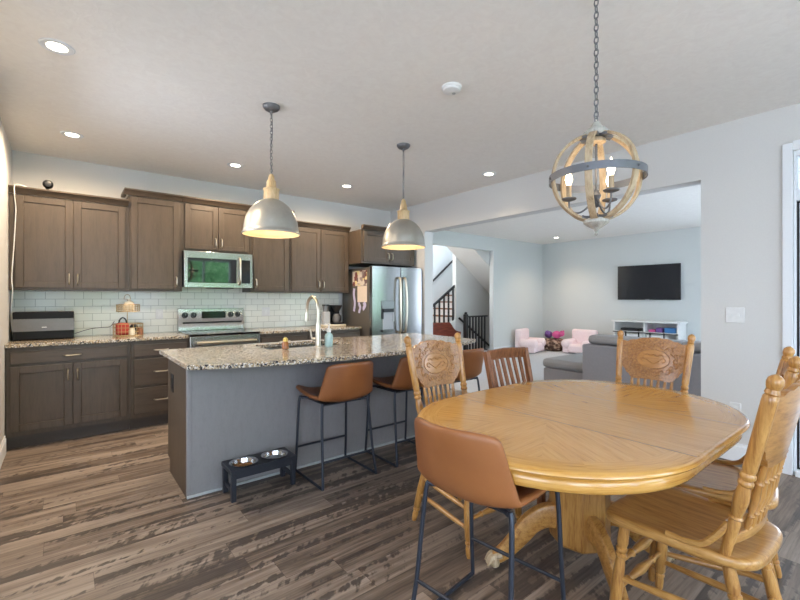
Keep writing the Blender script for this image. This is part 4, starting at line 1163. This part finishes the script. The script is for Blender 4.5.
bm = B(); cyl(bm, (0, 0, -.11), (0, 0, .21), .006); lathe(bm, [(-.15, 0), (-.145, .012), (-.13, .02), (-.115, .012), (-.09, .024), (-.07, .012), (-.06, .012)], (0, 0, 0), None, 16); part('stem', bm, 'iron', t)
bm = B(); lathe(bm, [(.165, .03), (.17, .045), (.182, .045), (.198, .03)], (0, 0, 0), None, 20); part('inner_cap', bm, 'washed', t)
for k, a in enumerate((view - R(81), view + R(39), view + R(159))):
    e = Vector((math.cos(a), math.sin(a), 0)); q = .128
    bm = B(); sweep(bm, smooth_path([e * .012 + Vector((0, 0, -.105)), e * .045 + Vector((0, 0, -.148)), e * .085 + Vector((0, 0, -.168)), e * .122 + Vector((0, 0, -.148)), e * q + Vector((0, 0, -.10))], 6), .0045, 8)
    ar = part('arm', bm, 'iron', t)
    c = e * q + Vector((0, 0, -.032))
    bm = B(); lathe(bm, [(-.075, .006), (-.066, .034), (-.060, .037), (-.057, .034), (-.062, .01)], c, None, 18, caps=False); part('drip_pan', bm, 'iron', ar)
    bm = B(); lathe(bm, [(-.063, .0125), (.005, .0125), (.006, 0)], c, None, 12); part('candle_sleeve', bm, 'washed', ar)
    bm = B(); lathe(bm, [(.004, .009), (.018, .013), (.035, .019), (.05, .017), (.075, .007), (.09, .002), (.092, 0)], c, None, 14); part('bulb', bm, 'bulb', ar, label='glowing candle bulb')
bpy.context.view_layer.update()
seen = set()
for o in t.children_recursive:
    if o.data.name not in seen:
        seen.add(o.data.name); o.data.transform(Matrix.Diagonal((.915, .915, .935, 1)))
bm = B(); sweep(bm, [Vector((.014 * math.cos(k * PI / 6), 0, .267 + .016 * math.sin(k * PI / 6))) for k in range(12)], .0025, 6, closed=True); chain(bm, (0, 0, .274), (0, 0, H - CZ - .03), L=.036, r=.0028, w=.009); part('chain', bm, 'iron', t)
bm = B(); lathe(bm, [(0, .0), (0, .03), (.012, .05), (.0295, .062)], (0, 0, H - CZ - .03), None, 24); part('canopy', bm, 'iron', t)

def downlight(x, y, label, grp='recessed ceiling lights'):
    t = thing('recessed_light', label, 'ceiling light', (x, y, H), group=grp)
    bm = B(); lathe(bm, [(-.003, .048), (-.006, .054), (-.006, .078), (0, .084)], (0, 0, 0), None, 32, caps=False); part('trim_ring', bm, 'trimw', t)
    bm = B(); lathe(bm, [(0, 0), (0, .048), (-.004, .048), (-.004, 0)], (0, 0, 0), None, 32, caps=False); part('lens', bm, 'lamp', t)
    return t
d1 = downlight(-.035, 3.085, 'recessed light in the ceiling nearest the camera, top left')
for x, y, lab in ((.05, 4.66, 'recessed light in the ceiling corner above the leftmost cabinets'), (1.434, 4.63, 'recessed light in the ceiling above the range'), (2.81, 4.60, 'recessed light in the ceiling above the coffee corner'), (3.82, 3.13, 'recessed light in the ceiling near the wide opening'), (9.05, 5.41, 'small recessed light in the living room ceiling corner')):
    dup(d1, (x, y, H), 0, lab)
t = thing('smoke_detector', 'round white smoke detector on the ceiling', 'smoke detector', (2.05, 2.0, H))
bm = B(); lathe(bm, [(0, .068), (-.012, .068), (-.014, .062), (-.03, .058), (-.036, .045), (-.038, 0)], (0, 0, 0), None, 32, caps=False); part('cover', bm, 'white', t)
bm = B(); lathe(bm, [(-.036, .012), (-.041, .012), (-.042, 0)], (.02, 0, 0), None, 12, caps=False); part('test_button', bm, 'greyl', t)

# switches on the east wall
t = thing('light_switch', 'white double light switch plate on the wall right of the opening', 'light switch', (XE, .947, 1.174))
bm = B(); box(bm, XE - .006, XE, .947 - .06, .947 + .06, 1.174 - .062, 1.174 + .062); part('cover_plate', bm, 'plate', t, world=True, bevel=.002)
for s_ in (-1, 1):
    bm = B(); box(bm, XE - .014, XE - .006, .947 + s_ * .025 - .006, .947 + s_ * .025 + .006, 1.164, 1.184); part('toggle', bm, 'white', t, world=True)
t = thing('wall_outlet', 'white outlet low on the wall behind the carved chairs', 'outlet', (XE, .944, .41))
bm = B(); box(bm, XE - .006, XE, .944 - .036, .944 + .036, .35, .47); part('cover_plate', bm, 'plate', t, world=True, bevel=.002)
bm = B(); box(bm, XE - .009, XE - .006, .944 - .017, .944 + .017, .375, .445); part('socket', bm, 'white', t, world=True)

# ------------------------------------------------------------------ living room
t = thing('television', 'black flat television mounted on the living room wall', 'television', (LRX, 3.75, 1.28))
bm = B(); box(bm, 9.885, 9.915, 3.12, 4.375, 1.275, 2.035); part('housing', bm, 'black', t, world=True, bevel=.004)
bm = B(); box(bm, 9.8835, 9.885, 3.132, 4.363, 1.292, 2.023); part('screen', bm, 'screen', t, world=True)
bm = B(); box(bm, 9.915, LRX, 3.5, 4.0, 1.5, 1.8); part('wall_mount', bm, 'black', t, world=True)
bm = B(); box(bm, 9.8825, 9.8836, 3.71, 3.79, 1.281, 1.288); part('badge', bm, 'greyl', t, world=True)
CXA, CXB, CYA, CYB = 9.46, 9.90, 3.02, 4.28
t = thing('media_console', 'white media console with sliding barn doors under the television', 'console', (9.68, 3.58, 0))
bm = B(); box(bm, CXA - .03, CXB, CYA - .03, CYB + .03, .80, .835); part('top', bm, 'white', t, world=True, bevel=.004)
bm = B()
for q in (CYA, CYB - .03, (CYA + CYB) / 2 - .015): box(bm, CXA, CXB, q, q + .03, .04, .80)
box(bm, CXA, CXB, CYA + .03, CYB - .03, .04, .08); box(bm, CXA + .02, CXB, CYA + .03, CYB - .03, .58, .605); box(bm, CXB - .012, CXB, CYA + .03, CYB - .03, .08, .80)
part('carcass', bm, 'white', t, world=True)
bm = B(); box(bm, CXA - .022, CXA - .012, CYA, CYB, .575, .592); part('door_rail', bm, 'black', t, world=True)
for q in (CYA + .18, CYA + .66):
    bm = B(); box(bm, CXA - .010, CXA - .002, q, q + .40, .06, .55)
    d = part('sliding_door', bm, 'white', t, world=True)
    for r_ in (.07, .33):
        bm = B(); box(bm, CXA - .026, CXA - .0105, q + r_ - .012, q + r_ + .012, .45, .60); part('hanger', bm, 'black', d, world=True)
for y0, y1, zh, mm, nm, lab in ((3.78, 4.15, .06, 'black', 'media_player', 'black media player on the left shelf of the white console'), (3.47, 3.59, .05, 'pink_d', 'pink_box', 'pink box on the right shelf of the white console'), (3.33, 3.45, .09, 'purple', 'purple_box', 'purple box in the middle of the console right shelf'), (3.08, 3.29, .10, 'blue', 'blue_box', 'blue box on the right end of the white console shelf')):
    bm = B(); box(bm, 9.52, 9.75, y0, y1, .606, .606 + zh); single(nm, bm, mm, lab, 'box' if 'box' in nm else 'player', (9.63, (y0 + y1) / 2, .606), bevel=.004)

# sofa: back towards the table, chaise on its left
t = thing('sectional_sofa', 'grey sectional sofa with its back to the dining table', 'sofa', (5.5, 2.0, 0))
bm = B(); box(bm, 5.02, 5.26, .55, 2.655, .06, .74); part('back_frame', bm, 'sofa', t, world=True, bevel=.02)
bm = B(); box(bm, 5.265, 6.0, .55, 2.60, .06, .30); part('base', bm, 'sofa', t, world=True, bevel=.01)
for a, b in ((.60, 1.58), (1.60, 2.58)):
    bm = B(); box(bm, 5.28, 6.02, a, b, .302, .46); part('seat_cushion', bm, 'sofa_l', t, world=True, bevel=.04)
    bm = B(); box(bm, 5.06, 5.32, a - .02, b + .03, .742, .855); part('headrest_cushion', bm, 'sofa_l', t, world=True, bevel=.045)
bm = B(); box(bm, 5.24, 6.75, 2.66, 3.33, .06, .34); part('chaise_base', bm, 'sofa', t, world=True, bevel=.015)
bm = B(); box(bm, 5.22, 6.77, 2.662, 3.35, .342, .47); part('chaise_cushion', bm, 'sofa_l', t, world=True, bevel=.05)
bm = B(); box(bm, 5.02, 6.0, .32, .545, .06, .62); part('armrest', bm, 'sofa', t, world=True, bevel=.03)

def kid_chair(x, y, rz, label):
    t = thing('kids_armchair', label, 'armchair', (x, y, 0), rz, group='pink plush armchairs')
    bm = B(); box(bm, -.2, .2, -.22, .22, .02, .22); part('seat', bm, 'pink', t, bevel=.05, smooth=60)
    bm = B(); box(bm, -.31, .31, -.30, -.16, .02, .56); part('backrest', bm, 'pink', t, bevel=.05, smooth=60)
    for s_ in (-1, 1):
        bm = B(); lathe(bm, [(0, 0), (.0, .08), (.02, .105), (.38, .105), (.41, .07), (.415, 0)], (s_ * .255, -.17, .23), (s_ * .255, .3, .23), 20, caps=False); box(bm, s_ * .255 - .07, s_ * .255 + .07, -.15, .2, .02, .22); part('armrest', bm, 'pink', t, smooth=60)
    return t
kid_chair(8.89, 5.98, R(180 + 12), 'pink plush kids armchair against the wall left of the toys')
kid_chair(9.52, 5.08, R(90), 'pink plush kids armchair right of the toys, partly behind the sofa')
bm = B(); lathe(bm, [(0, .2), (.05, .27), (.18, .28), (.27, .24), (.3, .18), (.305, 0)], (9.60, 5.80, 0.001), None, 24); single('bean_bag', bm, 'leopard', 'brown spotted plush bin between the two pink armchairs', 'bin', (9.60, 5.80, 0), smooth=60)
bm = B(); ball(bm, (0, 0, .10), .12, 1.0, .9, .8); ball(bm, (.02, -.12, .13), .07); ball(bm, (-.03, -.14, .19), .022, n=8); ball(bm, (.07, -.14, .19), .022, n=8); single('plush_toy', bm, 'pink_d', 'pink plush toy lying on top of the brown spotted bin', 'toy', (9.52, 5.68, .306), world=False, smooth=60)
bm = B(); ball(bm, (0, 0, .09), .10, 1.2, .9, .9); ball(bm, (-.1, -.02, .12), .06); ball(bm, (-.14, -.02, .18), .02, n=8); ball(bm, (-.07, -.02, .18), .02, n=8); single('plush_toy', bm, 'purple', 'purple plush toy beside the pink one on the spotted bin', 'toy', (9.55, 5.92, .306), world=False, smooth=60)
bm = B(); ball(bm, (0, 0, .04), .04); single('toy_ball', bm, 'blue', 'small blue ball among the plush toys on the bin', 'ball', (9.70, 5.80, .306), world=False, smooth=60)

# ------------------------------------------------------------------ stair hall
t = thing('staircase', 'carpeted staircase rising behind the hall opening with a black balustrade', 'staircase', (7.0, 7.7, 0))
bm = B(); bmt = B()
for i in range(8):
    x0 = 6.38 + .26 * i; z1 = .175 * (i + 1)
    box(bm, x0 + .01, x0 + .27 if i < 7 else 8.45, 7.345, 8.215, 0, z1 - .03); box(bmt, x0 - .02, x0 + .27, 7.345, 8.215, z1 - .03, z1)
part('risers', bm, 'white', t, world=True); part('treads', bmt, 'walnut', t, world=True, bevel=.004)
def rz_(x): return 1.10 + (x - 6.755) * .655
bm = B(); sweep(bm, [(6.3, 7.26, rz_(6.3)), (7.56, 7.26, rz_(7.56))], .028, sec=[(-.8, -1), (.8, -1), (.8, .7), (.4, 1), (-.4, 1), (-.8, .7)], up=(0, 0, 1)); part('handrail', bm, 'black', t, world=True)
bm = B(); poly = [(6.2, 0), (7.525, 0), (7.525, .80), (6.38, .05), (6.2, .05)]
prism(bm, [(6.2, 0), (7.525, 0), (7.525, .79), (7.3, .66), (6.38, .06)], xy, 7.21, 7.335); part('stringer', bm, 'white', t, world=True)
for i in range(8):
    x = 6.40 + .155 * i
    bm = B(); box(bm, x - .016, x + .016, 7.244, 7.276, max(.05, rz_(x) - 1.06) + .08, rz_(x) - .02); part('baluster', bm, 'black', t, world=True)
bm = B(); sweep(bm, [(7.2, 8.16, 1.43), (8.42, 8.16, 2.36)], .026, 10)
single('wall_handrail', bm, 'black', 'black wall-mounted handrail high on the blue stair wall', 'handrail', (7.8, 8.16, 1.9))
# guard rail at the stairs going down
t = thing('guard_rail', 'black newel post and baluster guard rail beside the hall opening', 'guard rail', (7.55, 6.60, 0))
bm = B(); box(bm, 7.19, 7.275, 6.56, 6.645, 0, .93); lathe(bm, [(.93, .05), (.94, .05), (.945, .03), (.965, .036), (.985, .028), (.995, 0)], (7.2325, 6.6025, 0), None, 16); part('newel_post', bm, 'black', t, world=True, bevel=.004)
bm = B(); box(bm, 7.275, 7.98, 6.575, 6.63, .865, .90); box(bm, 7.275, 7.98, 6.58, 6.625, .06, .09); part('rail', bm, 'black', t, world=True, bevel=.004)
for i in range(6):
    x = 7.37 + .105 * i; bm = B(); box(bm, x - .016, x + .016, 6.587, 6.619, .09, .865); part('baluster', bm, 'black', t, world=True)
bm = B(); sweep(bm, [(7.60, 7.16, .82), (8.75, 7.16, .06)], .026, 10); single('stair_handrail', bm, 'black', 'black handrail sloping down behind the guard rail', 'handrail', (8.1, 7.16, .4))
# reddish panel with a scooped end
bm = B(); pl_ = [(6.3, .0), (7.5, .0), (7.5, .50), (7.43, .51), (7.32, .54), (7.24, .60), (7.18, .68), (7.12, .74), (6.3, .74)]
prism(bm, pl_, xy, 7.0, 7.04)
single('wooden_panel', bm, 'cherry', 'reddish brown wooden panel with a scooped end below the balustrade', 'panel', (6.8, 7.02, 0), bevel=.006)

# ------------------------------------------------------------------ light
w = bpy.data.worlds.new('world'); SC.world = w; w.use_nodes = True
bg = w.node_tree.nodes['Background']; bg.inputs[0].default_value = (.70, .82, 1, 1); bg.inputs[1].default_value = 9.5

def lamp(name, kind, loc, energy, col, rot=(0, 0, 0), **kw):
    d = bpy.data.lights.new(name, kind); d.energy = energy; d.color = col
    for k_, v_ in kw.items(): setattr(d, k_, v_)
    o = bpy.data.objects.new(name, d); COL.objects.link(o); o.location = loc; o.rotation_euler = rot
    return o
WARM = (1, .78, .54)
for x, y, pw in ((-.035, 3.085, 100), (.05, 4.66, 105), (1.434, 4.63, 112), (2.81, 4.60, 112), (3.82, 3.13, 18), (9.05, 5.41, 90)):
    lamp('downlight_glow', 'SPOT', (x, y, H - .012), pw, WARM, spot_size=R(120 if x > 3 else 175), spot_blend=.9 if x > 3 else .62, shadow_soft_size=.06)
for x in (1.203, 2.474): lamp('pendant_glow', 'POINT', (x, 3.04, 1.825), 1.6, WARM, shadow_soft_size=.02)
lamp('chandelier_glow', 'POINT', (CHX, CHY, CZ + .02), 1.2, WARM, shadow_soft_size=.03)
lamp('hall_fill', 'POINT', (5.6, 6.95, 2.3), 45, WARM, shadow_soft_size=.08)  # unseen lamp without a fixture, added to brighten the hall
# portals guide sky light through the openings
def portal(x0, x1, z0, z1, y):
    o = lamp('sky_portal', 'AREA', ((x0 + x1) / 2, y, (z0 + z1) / 2), 1, (1, 1, 1), (R(90), 0, R(180)), shape='RECTANGLE', size=x1 - x0, size_y=z1 - z0)
    o.data.cycles.is_portal = True
for a, b, c, d in SH: portal(a, b, c, d, SY - .105)
for a, b, c, d in LH: portal(a, b, c, d, LRS - .105)
for a, b, c, d, xx in [q + (WX - .105,) for q in WH] + [KW + (XW - .125,)]:
    o = lamp('sky_portal', 'AREA', (xx, (a + b) / 2, (c + d) / 2), 1, (1, 1, 1), (R(90), 0, R(-90)), shape='RECTANGLE', size=b - a, size_y=d - c); o.data.cycles.is_portal = True
o = lamp('sky_portal', 'AREA', (LRX + .105, .05, 1.37), 1, (1, 1, 1), (R(90), 0, R(90)), shape='RECTANGLE', size=1.8, size_y=2.15); o.data.cycles.is_portal = True
o = lamp('sky_portal', 'AREA', (XE2 + .01, (DY0 + DY1) / 2, 1.2), 1, (1, 1, 1), (R(90), 0, R(90)), shape='RECTANGLE', size=DY1 - DY0, size_y=2.3); o.data.cycles.is_portal = True
o = lamp('sky_portal', 'AREA', (7.3, 7.4, 4.51), 1, (1, 1, 1), (0, 0, 0), shape='RECTANGLE', size=.3, size_y=1.85); o.data.cycles.is_portal = True

# ------------------------------------------------------------------ camera
cd = bpy.data.cameras.new('camera'); cam = bpy.data.objects.new('camera', cd); COL.objects.link(cam)
cd.sensor_fit = 'HORIZONTAL'; cd.sensor_width = 36; cd.lens = 36 * 418.8 / 800; cd.clip_start = .02
cd.shift_y = -(300 - 298.3) / 800
cam.location = (0, 0, 1.3086); cam.rotation_euler = (R(90), 0, R(-38.667)); SC.camera = cam
SC.view_settings.view_transform = 'Standard'; SC.view_settings.look = 'None'
SC.view_settings.gamma = 1; SC.view_settings.use_curve_mapping = False
SC.view_settings.exposure = 0.1
SC.cycles.use_denoising = True
SC.cycles.max_bounces = 10; SC.cycles.diffuse_bounces = 6
SC.cycles.caustics_reflective = False; SC.cycles.caustics_refractive = False
